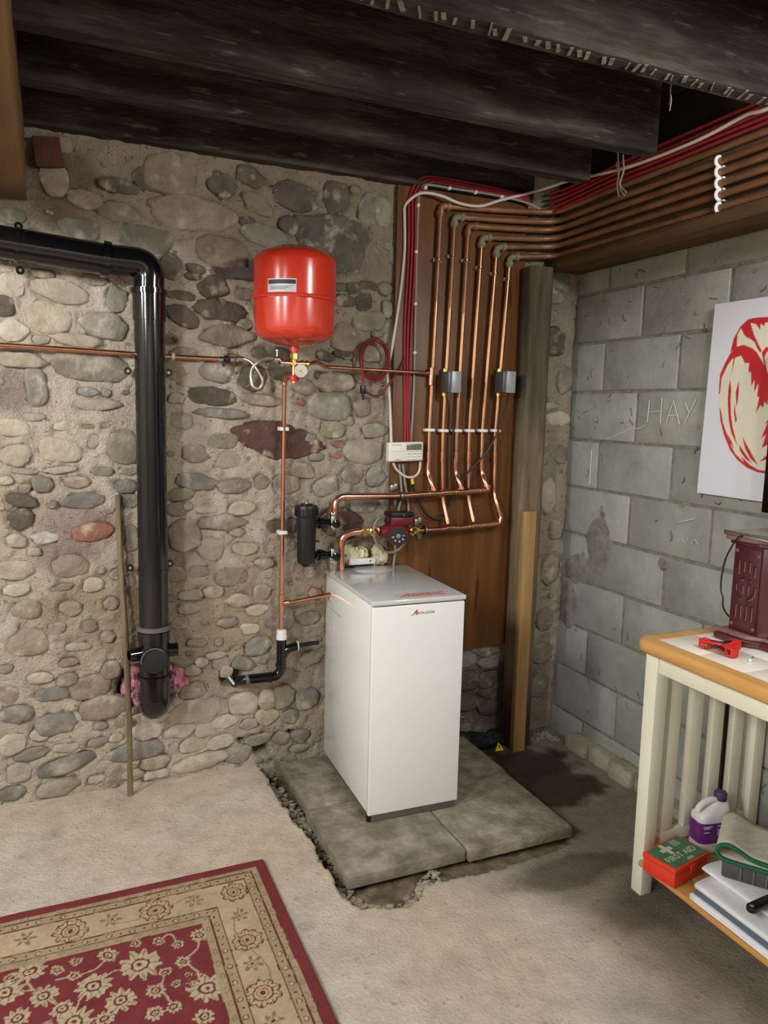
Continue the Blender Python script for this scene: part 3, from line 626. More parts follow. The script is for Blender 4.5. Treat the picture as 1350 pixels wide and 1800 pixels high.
# ---------------------------------------------------------------- expansion vessel
TC = A(518, 520, .21); TC.y = -.21; R = .155
tank = thing('expansion_vessel', (TC.x, TC.y, 1.80), 'glossy red expansion vessel hung on the stone wall', 'vessel')
zf = A(518, 528, .21).z
top = A(518, 432, .21).z-.004; bot = A(518, 612, .21).z+.006
def dome(z0, z1, r0, sgn): pass
s = MB(); H = top-zf
prof = [(R, zf+.004)]+[(R, zf+H*.45), (R, zf+H*.66)]+[(R*(.62+.38*math.cos(a)), zf+H*.66+H*.24*math.sin(a)) for a in np.linspace(.15, 1.35, 8)]+[(R*.5, top-.006), (R*.25, top-.001), (.0, top)]
s.lathe([(r, z) for r, z in prof], (TC.x, TC.y, 0), (0, 0, 1), 56, False); part('upper_shell', s, 'red_enamel', tank)
s = MB(); H2 = zf-bot
prof = [(R*.985, zf-.004), (R*.975, zf-H2*.5), (R*.965, zf-H2*.64)]+[(R*(.59+.375*math.cos(a)), zf-H2*.64-H2*.26*math.sin(a)) for a in np.linspace(.15, 1.35, 8)]+[(R*.45, bot+.006), (R*.2, bot), (.0, bot)]
s.lathe(prof, (TC.x, TC.y, 0), (0, 0, 1), 56, False); part('lower_shell', s, 'red_enamel', tank)
s = MB(); s.lathe([(R*.98, zf-.007), (R*1.05, zf-.006), (R*1.066, zf), (R*1.05, zf+.006), (R*.98, zf+.007)], (TC.x, TC.y, 0), (0, 0, 1), 56, False); part('seam_flange', s, 'red_enamel', tank)
s = MB(); s.lathe([(.016, bot+.008), (.016, bot-.018), (.013, bot-.019), (.013, bot-.03)], (TC.x, TC.y, 0), (0, 0, 1), 20); part('neck', s, 'red_enamel', tank)
def on_tank(px, z, rr):                                            # a point on the front of the shell
    d = ray(px, 500); d = V((d[0], d[1])); c = V((CAM[0]-TC.x, CAM[1]-TC.y)); k = d.dot(d); bq = c.dot(d); q = bq*bq-k*(c.dot(c)-rr*rr); t = (-bq-math.sqrt(max(q, 0)))/k
    return V((CAM[0]+d.x*t, CAM[1]+d.y*t, z))
def decal(name, m, px0, px1, z0, z1, rr, par, n=10):
    s = MB(); vs = []
    for i in range(n+1):
        px = px0+(px1-px0)*i/n
        vs += [on_tank(px, z0, rr), on_tank(px, z1, rr)]
    s.add(vs, [(2*i, 2*i+2, 2*i+3, 2*i+1) for i in range(n)]); return part(name, s, m, par)
lz0, lz1 = A(496, 519, .36).z, A(496, 487, .36).z
st = decal('rating_label', 'silver_label', 471, 521, lz0, lz1, R+.0008, tank)
decal('label_header', 'print_black', 472, 520, lz1-.019, lz1-.004, R+.0013, st)
for i, zz in enumerate(np.linspace(lz1-.026, lz0+.026, 4)): decal('label_text', 'print_grey', 475, 512+random.randint(-10, 6), zz-.0018, zz, R+.0013, st)
for i, zz in enumerate(np.linspace(lz0+.022, lz0+.006, 4)): decal('label_text', 'line_grey', 484, 519, zz-.0012, zz, R+.0013, st)
s = MB(); s.box(TC.x-.19, TC.x+.10, -.058, -.018, A(435, 480, .05).z-.02, A(435, 480, .05).z+.02); part('wall_strap', s, 'grey_ring', tank)

# ---------------------------------------------------------------- pipe fittings helper
def pipe(par, name, pts, r, m, rad=.03, n=12, nf=6, fil=True):
    s = MB(); s.tube(fillet(pts, rad, nf) if fil else pts, r, n); return part(name, s, m, par)
def ring(par, name, p, d, r, l, m):
    d = V(d).normalized(); p = V(p); s = MB(); s.lathe([(r*.86, -l/2), (r, -l/2+.001), (r, l/2-.001), (r*.86, l/2)], p, d, 16); return part(name, s, m, par)
def bead(par, name, p, d, r, m='copper'): return ring(par, name, p, d, r, .004, m)

# ---------------------------------------------------------------- filling group under the vessel
OF = .10
neckp = V((TC.x, TC.y, bot-.03))
gz = A(521, 634, .21).z
fg = thing('filling_valve', (TC.x, TC.y, gz-.05), 'brass filling manifold with a round pressure gauge under the red vessel', 'valve')
c0 = V((TC.x, TC.y, gz))
s = MB(); s.lathe([(.0145, .028), (.0165, .026), (.0165, .004), (.0145, .002)], c0, (0, 0, 1), 6); part('hex_nut', s, 'brass', fg)
s = MB(); s.tube([c0+V((-.055, 0, -.012)), c0+V((.055, 0, -.012))], .011, 12); s.tube([c0+V((0, 0, .004)), c0+V((0, 0, -.085))], .011, 12); part('manifold_body', s, 'brass', fg)
for dx in (-.05, -.03, .03, .05): ring(fg, 'compression_nut', c0+V((dx, 0, -.012)), (1, 0, 0), .0155, .013, 'chrome' if dx < 0 else 'brass')
gp = A(529, 652, .25); gd = (V(CAM)-gp); gd.z *= .3; gd = gd.normalized()
s = MB(); s.lathe([(.024, -.03), (.027, -.024), (.027, .002), (.0255, .004), (.0245, .003)], gp, gd, 32); gauge = part('pressure_gauge', s, 'chrome', fg)
s = MB(); s.lathe([(.0243, 0), (.0243, .0026)], gp, gd, 32); part('dial_face', s, 'print_white', gauge)
gu = V((0, 0, 1)); gr = gu.cross(gd).normalized()
s = MB(); s.prism([(-.016, .005), (-.0145, .006), (.012, -.009), (.011, -.0105)], gp+gd*.0027, gr, gu, gd*.0006); s.lathe([(.003, 0), (.003, .0016)], gp+gd*.0026, gd, 12); part('needle', s, 'red_plastic', gauge)
s = MB()
for k in range(13):
    t = math.radians(225-k*22.5); d = gr*math.cos(t)+gu*math.sin(t); q = gu*math.cos(t)-gr*math.sin(t); s.add([gp+gd*.0028+d*.0165+q*.0007, gp+gd*.0028+d*.021+q*.0007, gp+gd*.0028+d*.021-q*.0007, gp+gd*.0028+d*.0165-q*.0007], [(0, 1, 2, 3)])
part('dial_marks', s, 'print_black', gauge)
s = MB(); s.tube([gp-gd*.02, V((c0.x, c0.y, gp.z))], .007, 10); part('gauge_stem', s, 'brass', gauge)
s = MB(); s.lathe([(.0175, 0), (.0185, .003), (.0185, .019), (.016, .022)], V((TC.x, TC.y, A(518, 670, .21).z)), (0, 0, 1), 14); part('relief_cap', s, 'red_plastic', fg)

# cold feed along the wall, braided loop, pipe on to the risers
cf = thing('copper_feed_pipe', tuple(A(190, 618, .04)), 'thin horizontal copper pipe running behind the black soil pipe', 'pipe')
pipe(cf, 'pipe', [A(-60, 602, .035), A(120, 614, .035), A(290, 626, .035), A(384, 631, .04)], .0088, 'copper', fil=False)
for px, py in ((304, 626),): ring(cf, 'pipe_clip', A(px, py, .035), (1, 0, 0), .0135, .012, 'cream_plastic')
for px, l, m in ((388, .02, 'chrome'), (398, .02, 'black_matt'), (408, .018, 'chrome'), (417, .016, 'chrome')): ring(cf, 'isolating_valve', A(px, 631.5, .045), (1, 0, -.03), .0115 if m == 'chrome' else .0135, l, m)
s = MB(); s.box(-.004, .004, -.008, .008, -.026, -.006, Matrix.Translation(A(393, 633, .05))); part('valve_lever', s, 'black_matt', cf)
hs = thing('braided_hose', tuple(A(452, 660, .07)), 'grey braided flexible hose twisted in a loop left of the gauge', 'hose')
hp = [(420, 631, .05), (430, 631, .055), (442, 637, .07), (453, 651, .085), (461, 667, .09), (460, 678, .085), (453, 683, .08), (444, 678, .075), (441, 662, .07), (444, 647, .075), (458, 634, .10), (474, 630, .16), (487, 632, .20)]
s = MB(); s.tube(spline([A(*p) for p in hp], 8), .0068, 10); part('hose', s, 'braid', hs)
e = A(487, 632, .20); ring(hs, 'hose_nut', e, (1, 0, 0), .012, .026, 'chrome'); ring(hs, 'hose_nut', A(424, 631, .05), (1, 0, 0), .0105, .02, 'chrome')
s = MB(); s.lathe([(.004, 0), (.004, .03), (.007, .031), (.007, .036)], A(487, 632, .20), (0, 0, 1), 10); part('test_point', s, 'chrome', hs)
s = MB(); s.tube([e+V((.012, 0, 0)), V((c0.x-.05, c0.y, c0.z-.012))], .009, 12); part('tail_pipe', s, 'black_matt', hs)
lp = thing('copper_link_pipe', tuple(A(650, 650, .06)), 'copper pipe linking the filling valve to the first riser', 'pipe')
tee1 = A(759, 656, .055)
pipe(lp, 'pipe', [V((c0.x+.05, c0.y, c0.z-.012)), A(556, 636, .17), A(564, 640, .14), A(572, 645, .075), A(650, 650, .06), tee1], .0085, 'copper', .02)

# ---------------------------------------------------------------- overflow copper and black waste
dp = thing('copper_drain_pipe', tuple(A(495, 1100, .05)), 'vertical copper pipe dropping from the gauge to the black waste tee', 'pipe')
top_p = V((TC.x, TC.y, A(506, 658, .21).z))
pipe(dp, 'pipe', [top_p, V((A(501, 657, .10).x, -.10, A(501, 657, .10).z)), A(500, 680, .075), A(499, 756, .055), A(496.5, 936, .05), A(493.5, 1105, .05)], .0088, 'copper', .02)
tb = A(494.5, 1060, .05); ring(dp, 'tee_fitting', tb, (0, 0, 1), .0118, .075, 'copper')
pipe(dp, 'branch_pipe', [tb, A(510, 1059, .06), BM@V((.0035, .50, .76))], .0088, 'copper', .01)
ring(dp, 'tee_fitting', A(503, 1059.5, .055), (1, 0, .08), .0118, .03, 'copper')
ring(dp, 'elbow_collar', A(500, 672, .08), (0, 0, 1), .0115, .022, 'copper')
for px, py in ((499, 754), (497, 936)):
    s = MB(); p = A(px, py, .05); s.box(p.x-.019, p.x+.019, p.y-.013, p.y+.035, p.z-.008, p.z+.008); part('pipe_clip', s, 'white_plastic', dp, bevel=.004)
wp = thing('waste_pipe', tuple(A(490, 1190, .06)), 'black plastic waste pipe with white collar bending into the stone wall', 'pipe')
w0 = A(495, 1107, .055)
s = MB(); s.lathe([(.018, .0), (.0205, -.002), (.0205, -.018), (.019, -.019), (.019, -.021), (.022, -.022), (.022, -.040), (.019, -.042)], w0, (0, 0, 1), 24); part('white_collar', s, 'white_plastic', wp)
pipe(wp, 'pipe', [w0+V((0, 0, -.036)), A(494, 1188, .055), A(428, 1195, .05), A(412, 1200, -.01)], .0205, 'black_plastic', .045, 20)
ring(wp, 'elbow_collar', A(493.5, 1168, .055), (0, 0, 1), .0225, .012, 'black_plastic'); ring(wp, 'elbow_collar', A(474, 1191, .055), (1, 0, .1), .0225, .012, 'black_plastic'); ring(wp, 'elbow_collar', A(434, 1195, .05), (1, 0, .1), .0225, .014, 'grey_ring')
tb = A(495, 1142, .055); pipe(wp, 'branch_pipe', [A(495, 1156, .055), A(505, 1140, .06), A(524, 1135, .065)], .018, 'black_plastic', .02, 18)
ring(wp, 'branch_seal', A(523, 1135, .065), (1, 0, .05), .0205, .005, 'white_plastic'); pipe(wp, 'drain_hose', [A(523, 1135, .065), A(545, 1131.5, .068), A(560, 1129.5, .07)], .009, 'black_matt', .01)
s = MB(); s.tube([A(402, 1190, .03), A(412, 1203, .05)], .008, 10); o = part('old_lead_pipe', s, 'steel', base=tuple(A(407, 1197, .04))); tag(o, 'stub of old grey pipe poking out beside the black waste pipe', 'pipe')

# ---------------------------------------------------------------- soil pipe
SO = .10; SR = .0545
sp = thing('soil_pipe', tuple(A(268, 1240, SO)), 'thick glossy black plastic soil pipe bending down the stone wall', 'pipe')
pipe(sp, 'horizontal_pipe', [A(-130, 402, SO), A(0, 425, SO), A(196, 458, SO)], SR, 'black_plastic', n=28, fil=False)
e0, e1, e2 = A(192, 457, SO), A(263, 464, SO), A(262, 520, SO)
pipe(sp, 'bend', [e0, e1, e2], SR*.99, 'black_plastic', .13, 28, 12)
ring(sp, 'socket_collar', A(186, 456, SO), (1, 0, -.14), SR+.009, .028, 'black_plastic'); ring(sp, 'socket_collar', A(212, 459, SO), (1, 0, -.15), SR+.002, .006, 'black_plastic')
ring(sp, 'socket_collar', A(262, 513, SO), (0, 0, 1), SR+.010, .02, 'black_plastic'); ring(sp, 'socket_collar', A(262.5, 540, SO), (0, 0, 1), SR+.004, .10, 'black_plastic')
pipe(sp, 'vertical_pipe', [A(262, 510, SO), A(271, 1110, SO)], SR, 'black_plastic', n=32, fil=False)
for py, px in ((1102, 271),):
    ring(sp, 'access_collar', A(px, py, SO), (0, 0, 1), SR+.010, .018, 'grey_ring')
pc = A(271.5, 1150, SO)
s = MB(); s.lathe([(SR+.006, .095), (SR+.006, .06), (SR+.003, .058), (SR+.003, -.075), (SR+.012, -.078), (SR+.012, -.092), (SR+.006, -.094)], pc, (0, 0, 1), 36); ax = part('access_pipe', s, 'black_plastic', sp)
dd = V((-.18, -1, .12)).normalized()
s = MB(); s.lathe([(.052, 0), (.052, .066), (.048, .072), (.020, .074)], pc+V((.004, 0, -.012)), dd, 32); part('access_cover', s, 'black_matt', ax)
s = MB(); s.tube([pc+V((.004, 0, -.012))+dd*.072+(V((math.cos(t), .0, math.sin(t)))*.0475) for t in np.linspace(.3, 3.3, 18)], .0028, 6); part('cover_rim', s, 'grey_ring', ax)
for sgn, l in ((-1, .098), (1, .088)):
    s = MB(); s.lathe([(.026, 0), (.026, l), (.021, l), (.021, l-.03)], pc+V((0, 0, .012)), (sgn, -.25 if sgn < 0 else -.05, 0), 24); part('boss', s, 'black_plastic', ax)
b1 = pc+V((0, 0, -.085))
pipe(sp, 'wall_bend', [b1, b1+V((0, 0, -.135)), b1+V((0, .20, -.15))], SR+.002, 'black_plastic', .09, 28, 10)
def bracket(par, p, d, lug):
    ring(par, 'bracket_band', p, d, SR+.0035, .016, 'black_plastic')
    for q in lug:
        s = MB(); s.lathe([(.014, -.008), (.014, .008)], V(p)+V(q), (0, -1, 0), 16); lg = part('bracket_lug', s, 'black_plastic', par)
        s = MB(); s.lathe([(.0055, 0), (.0055, .0035)], V(p)+V(q)+V((0, -.008, 0)), (0, -1, 0), 10); part('bolt', s, 'chrome', lg)
bracket(sp, A(33, 431, SO), (1, 0, -.13), ((0, .055, .072), (0, .055, -.075)))
bracket(sp, A(264.5, 653, SO), (0, 0, 1), ((-.075, .055, 0), (.072, .06, 0)))
bracket(sp, A(269.5, 1002, SO), (0, 0, 1), ((-.08, .055, .004), (.068, .055, .012)))
# insulation foam packed into the hole
for side, sp_l in (('left', ((238, 1180, .03), (243, 1200, .034), (236, 1215, .028), (246, 1228, .03), (228, 1205, .03), (222, 1212, .022), (252, 1245, .024))), ('right', ((312, 1178, .032), (318, 1195, .034), (312, 1212, .03), (306, 1228, .026), (304, 1190, .034)))):
    fo = MB()
    for i, (px, py, r) in enumerate(sp_l): fo.blob(A(px, py, -.045), r*1.05, r*1.2, r*1.15, .45, 2.6, 20, i*3.1)
    tag(part('insulation_foam', fo, 'pink_foam', base=tuple(A(sp_l[0][0], 1210, 0))), 'pink expanding foam in the wall hole to the %s of the soil pipe' % side, 'foam', 'pink foam round the soil pipe')
# stick leaning on the wall
k0, k1 = F(229, 1398, .054), A(210, 870, .02)
s = MB(); s.tube([k0+(k1-k0)*t+V((.006*math.sin(t*5), 0, 0)) for t in np.linspace(0, 1, 24)], [.0115-.0012*math.sin(t*9) for t in np.linspace(0, 1, 24)], 12)
tag(part('wooden_stick', s, 'stick_wood', base=tuple(k0)), 'thin weathered wooden stick leaning on the wall beside the soil pipe', 'stick')

# ---------------------------------------------------------------- six copper risers with their overhead runs
RY = .055; HY = .088                                              # risers lie close to the board, the headers stand forward of them
TOPS = [(775, 362), (799, 381), (823, 397), (847, 417), (873, 434), (896, 452)]
MID = [(755, 756), (779, 757), (803, 757), (825, 757), (848, 757), (871, 757)]
BENDY = [376, 393, 407, 422, 434, 450]
BZ = [(1265, 262), (1265, 284), (1265, 303), (1265, 323), (1265, 343), (1265, 366)]
ORD = ['first', 'second', 'third', 'fourth', 'fifth', 'sixth']
LOW = [[(753, 815), (752, 832), (757, 848), (764, 866)], [(778, 815), (778, 878), (787, 921)], [(800, 815), (801, 832), (806, 846), (813, 864)],
       [(824, 815), (823, 876), (832, 917)], [(846, 815), (847, 832), (851, 845), (856, 858)], [(870, 815), (868, 868), (873, 885), (881, 910)]]
fit_m = ['copper_dull', 'verdigris', 'copper_dull', 'verdigris', 'verdigris', 'verdigris']
for i in range(6):
    toB = i in (1, 3, 5)                                           # these three reach the lower header
    lab = '%s copper riser pipe from the left on the brown board, turning along the block wall' % ORD[i]
    rp = thing('copper_riser', tuple(A(MID[i][0], MID[i][1], RY)), lab, 'pipe', 'six copper risers on the board')
    t, m_ = A(*TOPS[i], RY), A(*MID[i], RY)
    a = A(MID[i][0]-1, 800, RY)
    low = []
    for k, (x, y) in enumerate(LOW[i]):
        f = k/(len(LOW[i])-1); low.append(A(x, y, RY+(HY-RY)*(f if f > .6 else 0)))
    mid2 = t.lerp(m_, .42)
    pipe(rp, 'upper_pipe', [t, mid2], .0108, 'copper_dull' if i < 3 else 'copper_warm', n=14, fil=False)
    pipe(rp, 'middle_pipe', [mid2, m_, a], .0107, 'copper_warm', n=14, fil=False)
    pipe(rp, 'lower_pipe', [a]+low, .0110, 'copper', .035, 14)
    dirn = (m_-a).normalized()
    for k in range(3): bead(rp, 'coupling_ring', a+dirn*(.012*k-.022), dirn, .0136)
    ring(rp, 'coupling', a-dirn*.008, dirn, .0125, .05, 'copper')
    lastd = (low[-1]-low[-2]).normalized(); ring(rp, 'joint_collar', low[-1]-lastd*.018, lastd, .0135, .022, 'copper')
    # overhead run: along the board, then along the block wall
    bpt = A(966, BENDY[i], .068); bz = B(*BZ[i], .185); zB = bz.z
    bpt2 = V((-.185, -.075, (bpt.z+zB)/2))
    pipe(rp, 'overhead_pipe', [t, bpt.lerp(t, .45), bpt2, V((-.185, -.45, zB)), V((-.185, -2.4, zB))], .0122, 'copper_dull', .09, 14, 8)
    s = MB(); d1 = (bpt-t).normalized(); s.tube(fillet([t+V((0, 0, -.045)), t, t+d1*.045], .02), .0148, 12); el = part('elbow_fitting', s, fit_m[i], rp)
    ring(rp, 'elbow_nut', t+V((0, 0, -.03)), (0, 0, 1), .0185, .018, fit_m[i]); ring(rp, 'elbow_nut', t+d1*.034, d1, .0185, .018, fit_m[i])
    cp = t.lerp(m_, (0.235, .18, .165, .155, .145, .125)[i])
    s = MB(); s.box(cp.x-.021, cp.x+.021, -.050, -.0305, cp.z-.007, cp.z+.007); s.tube([cp+V((.014*math.cos(q), -.014*math.sin(q), 0)) for q in np.linspace(-.3, 3.44, 12)], .0035, 6); part('saddle_clip', s, 'chrome', rp)
    s = MB(); s.box(m_.x-.021, m_.x+.021, m_.y-.016, -.0305, m_.z-.007, m_.z+.007); part('white_clip', s, 'white_plastic', rp, bevel=.004)
    if i:
        s = MB(); s.tube([V((-.187, bz.y, zB))+V((.016*math.cos(q)*-1, 0, .016*math.sin(q))) for q in np.linspace(-1.75, 1.75, 12)], .0060, 6); s.box(-.175, -.162, bz.y-.006, bz.y+.006, zB-.019, zB-.012); part('white_saddle', s, 'white_plastic', rp)
ring(lp, 'tee_fitting', A(758, 662, RY), (A(*TOPS[0], RY)-A(*MID[0], RY)), .0132, .075, 'copper'); ring(lp, 'tee_fitting', tee1+V((-.022, 0, 0)), (1, 0, 0), .0115, .022, 'copper')

# ---------------------------------------------------------------- headers, filter, pump
FO = .075
uh = thing('upper_header_pipe', tuple(A(720, 872, HY)), 'upper thick copper header pipe from the black filter to three risers', 'pipe')
pe = A(856, 861, HY)
pipe(uh, 'pipe', [A(588, 909, .095), A(590, 873, HY), A(700, 872, HY), pe+V((.004, 0, 0)), A(858, 852, HY)], .0145, 'copper', .05, 18, 8)
ring(uh, 'elbow_collar', A(610, 873, HY), (1, 0, 0), .0175, .024, 'copper'); ring(uh, 'elbow_collar', A(588, 899, .095), (0, 0, 1), .0175, .026, 'copper')
for px in (754, 777, 800, 824, 842): bead(uh, 'solder_ring', A(px, 872-(px-700)*.06, HY), (1, 0, 0), .0172)
for a_, b_ in ((757, 775), (802, 822)): ring(uh, 'tee_sleeve', A((a_+b_)/2, 872-((a_+b_)/2-700)*.062, HY), (1, 0, 0), .0165, .055, 'copper')
lh = thing('lower_header_pipe', tuple(A(800, 930, HY)), 'lower copper header pipe from the red pump to three risers', 'pipe')
pipe(lh, 'pipe', [A(735, 933, HY), A(800, 929, HY), A(878, 920, HY), A(881, 909, HY)], .0125, 'copper', .025, 16)
for px in (779, 803, 824, 850, 871): bead(lh, 'solder_ring', A(px, 933-(px-740)*.092, HY), (1, 0, 0), .0152)
for a_, b_ in ((782, 801), (827, 848)): ring(lh, 'tee_sleeve', A((a_+b_)/2, 933-((a_+b_)/2-740)*.092, HY), (1, 0, 0), .0146, .05, 'copper')
fl = thing('flow_pipe', tuple(A(600, 990, FO)), 'short thick copper pipe rising from the boiler lid to the pump', 'pipe')
fb = A(600, 985, FO); pipe(fl, 'pipe', [V((fb.x, fb.y, .9055)), A(600, 938, FO), A(645, 933, HY)], .0145, 'copper', .05, 18, 8)
ring(fl, 'elbow_collar', A(600, 954, FO), (0, 0, 1), .0175, .024, 'copper'); ring(fl, 'elbow_collar', A(636, 933, HY), (1, 0, 0), .0168, .012, 'copper')
for px, py, nm in ((704, 872, uh), (747, 932, lh)):                # black-lined wall brackets
    p = A(px, py, HY); ring(nm, 'bracket_ring', p, (1, 0, 0), .0205, .016, 'black_matt'); ring(nm, 'bracket_band', p+V((0, -.001, 0)), (1, 0, 0), .0213, .008, 'steel')
    for dz in (.036, -.034):
        s = MB(); s.box(p.x-.009, p.x+.009, -.040, -.0305, p.z+dz-.014, p.z+dz+.012); part('bracket_plate', s, 'steel', nm, bevel=.002)
    s = MB(); p2 = A(px-14, py-13, .04); s.box(p2.x-.011, p2.x+.011, -.040, -.0305, p2.z-.016, p2.z+.016); part('bracket_plate', s, 'steel', nm, bevel=.004)

mf = thing('magnetic_filter', tuple(A(538, 992, .12)), 'black cylindrical filter canister mounted left of the pipes above the boiler', 'filter')
ft, fbm = A(539, 884, .12), A(539, 996, .12); fx, fy = ft.x, -.12
s = MB(); s.lathe([(.012, fbm.z), (.018, fbm.z+.004), (.020, fbm.z+.012), (.034, fbm.z+.016), (.0375, fbm.z+.03), (.0405, ft.z-.05)], (fx, fy, 0), (0, 0, 1), 32); part('canister', s, 'black_matt', mf)
s = MB(); s.lathe([(.041, ft.z-.056), (.0455, ft.z-.052), (.0470, ft.z-.018), (.044, ft.z-.010), (.030, ft.z-.008)], (fx, fy, 0), (0, 0, 1), 32)
for k in range(20):
    t = 2*math.pi*k/20; s.box(-.003, .003, .0440, .0490, ft.z-.05, ft.z-.022, Matrix.Translation((fx, fy, 0))@Matrix.Rotation(t, 4, 'Z'))
part('screw_cap', s, 'black_matt', mf)
s = MB(); s.lathe([(.026, ft.z-.010), (.026, ft.z-.003), (.022, ft.z-.001), (.0, ft.z-.001)], (fx, fy, 0), (0, 0, 1), 24, False); cp = part('cap_dial', s, 'black_plastic', mf)
s = MB(); s.lathe([(.0065, ft.z-.003), (.0065, ft.z+.012), (.004, ft.z+.014)], (fx, fy, 0), (0, 0, 1), 10); part('bleed_screw', s, 'chrome', cp)
for py, nm in ((919, 'upper'), (976, 'lower')):
    p = A(558, py, .11); vx = A(585, py-1, .095)
    s = MB(); s.lathe([(.017, -.014), (.017, .0), (.024, .002), (.024, .018), (.020, .020), (.020, .034), (.015, .035), (.015, .052)], p, (vx-p), 20); vv = part('union_nut', s, 'black_plastic', mf)
    s = MB(); s.lathe([(.017, .026), (.019, .018), (.019, -.018), (.017, -.028)], vx, (0, 0, 1), 16); vb = part('valve_body', s, 'chrome', mf)
    s = MB(); q = vx+V((.004, -.022, -.004)); s.lathe([(.012, 0), (.017, .003), (.017, .014), (.012, .016)], q, (.15, -1, .1), 18); s.box(q.x-.022, q.x+.008, q.y-.014, q.y-.004, q.z-.005, q.z+.005); part('valve_handle', s, 'black_plastic', vb)
    if nm == 'lower':
        s = MB(); q0 = vx; s.lathe([(.015, q0.z-.02), (.019, q0.z-.024), (.019, q0.z-.046), (.016, q0.z-.050), (.016, .9055)], (vx.x, vx.y, 0), (0, 0, 1), 16); part('tail_nut', s, 'chrome', mf)
    else:
        s = MB(); s.lathe([(.016, vx.z+.024), (.019, vx.z+.028), (.019, vx.z+.042), (.016, vx.z+.046)], (vx.x, vx.y, 0), (0, 0, 1), 8); part('tail_nut', s, 'chrome', mf)
s = MB(); s.box(fx+.036, fx+.058, fy-.006, fy+.006, A(550, 952, .12).z-.002, A(550, 952, .12).z+.002); part('clip', s, 'black_matt', mf)

pc = A(695, 933, HY); pu = thing('circulation_pump', tuple(pc+V((0, 0, -.06))), 'dark red circulation pump with a round black motor plate', 'pump')
pdir = (V(CAM)-pc); pdir.z = -.2; pdir = V((-.32, -1, -.10)).normalized()
s = MB(); s.tube([pc+V((-.075, 0, 0)), pc+V((-.03, 0, 0)), pc+V((.03, 0, 0)), pc+V((.062, 0, 0))], [.020, .038, .038, .020], 20); part('volute', s, 'pump_red', pu)
s = MB(); s.lathe([(.046, -.010), (.050, .0), (.050, .035), (.046, .040), (.044, .075), (.0405, .080)], pc+V((.004, 0, -.002)), pdir, 36); mo = part('motor_housing', s, 'pump_red', pu)
s = MB(); s.lathe([(.0385, .080), (.0385, .083), (.034, .084)], pc+V((.004, 0, -.002)), pdir, 36); pl = part('motor_plate', s, 'print_black', mo)
s = MB(); s.lathe([(.010, .083), (.010, .087), (.007, .088)], pc+V((.004, 0, -.002)), pdir, 16); part('vent_screw', s, 'steel', pl)
pu_u = V((0, 0, 1)); pu_r = pu_u.cross(pdir).normalized(); s = MB()
for k in range(8):
    t = k*math.pi/4+.2; d = pu_r*math.cos(t)+pu_u*math.sin(t); q = pu_u*math.cos(t)-pu_r*math.sin(t); c = pc+V((.004, 0, -.002))+pdir*.0845
    s.add([c+d*.018+q*.004, c+d*.028+q*.004, c+d*.028-q*.004, c+d*.018-q*.004], [(0, 1, 2, 3)])
part('plate_print', s, 'line_grey', pl)
s = MB(); s.box(pc.x-.045, pc.x+.058, pc.y-.052, pc.y+.02, pc.z+.030, pc.z+.066); part('terminal_base', s, 'pump_red', pu, bevel=.006)
s = MB(); s.box(pc.x-.048, pc.x+.062, pc.y-.058, pc.y+.022, pc.z+.0665, pc.z+.086); tl = part('terminal_cover', s, 'black_matt', pu, bevel=.004)
s = MB(); s.lathe([(.004, 0), (.004, .002)], (pc.x+.012, pc.y-.0585, pc.z+.076), (0, -1, 0), 10); part('cover_screw', s, 'chrome', tl)
s = MB(); s.box(pc.x-.064, pc.x-.049, pc.y-.05, pc.y-.02, pc.z+.04, pc.z+.062); part('cable_gland', s, 'black_matt', pu, bevel=.004)
for px, nm in ((651, -1), (722, 1)):
    p = A(px, 933, HY); pv = thing('pump_valve', tuple(p), 'brass isolating valve on the %s side of the red pump' % ('left' if nm < 0 else 'right'), 'valve', 'brass pump valves')
    s = MB(); s.tube([p+V((-.036, 0, 0)), p+V((.036, 0, 0))], .0165, 8); part('valve_body', s, 'brass', pv)
    s = MB(); s.lathe([(.014, -.012), (.0215, -.010), (.0215, .010), (.014, .012)], p-V((.030*1, 0, 0)), (1, 0, 0), 6); part('compression_nut', s, 'brass', pv)
    h = p+V((.012*-nm*0+.006, -.020, 0)); s = MB(); s.lathe([(.010, 0), (.020, .004), (.0205, .012), (.013, .016), (.006, .028)], h, (-.2, -1, 0), 18); part('spindle', s, 'brass', pv)

# ---------------------------------------------------------------- zone valves
for i, px, lab in ((1, 793, 'grey metal zone valve head on the second riser from the left'), (5, 888, 'grey metal zone valve head on the last riser, nearest the post')):
    c = A(px, 671, .10); z0, z1 = A(px, 690, .13).z, A(px, 653, .13).z
    zv = thing('zone_valve', (c.x, -.08, z0), lab, 'valve', 'two grey zone valve heads')
    s = MB(); s.box(c.x-.034, c.x+.022, -.135, -.069, z0, z1); part('actuator_box', s, 'actuator_side', zv, bevel=.002)
    s = MB(); s.box(c.x-.022, c.x+.0235, -.150, -.1355, z0-.001, z1+.001); cv = part('actuator_cover', s, 'actuator_grey', zv, bevel=.002)
    s = MB(); s.lathe([(.004, 0), (.0035, .002)], (c.x+.001, -.150, z1-.012), (0, -1, 0), 10); part('cover_screw', s, 'steel', cv)
    rx = A(MID[i][0]+(3 if i == 1 else 6), 671, RY).x
    for z_ in (z1+.006, z0-.008): ring(zv, 'brass_nut', (rx, -RY, z_), (0, 0, 1), .0155, .018, 'brass')

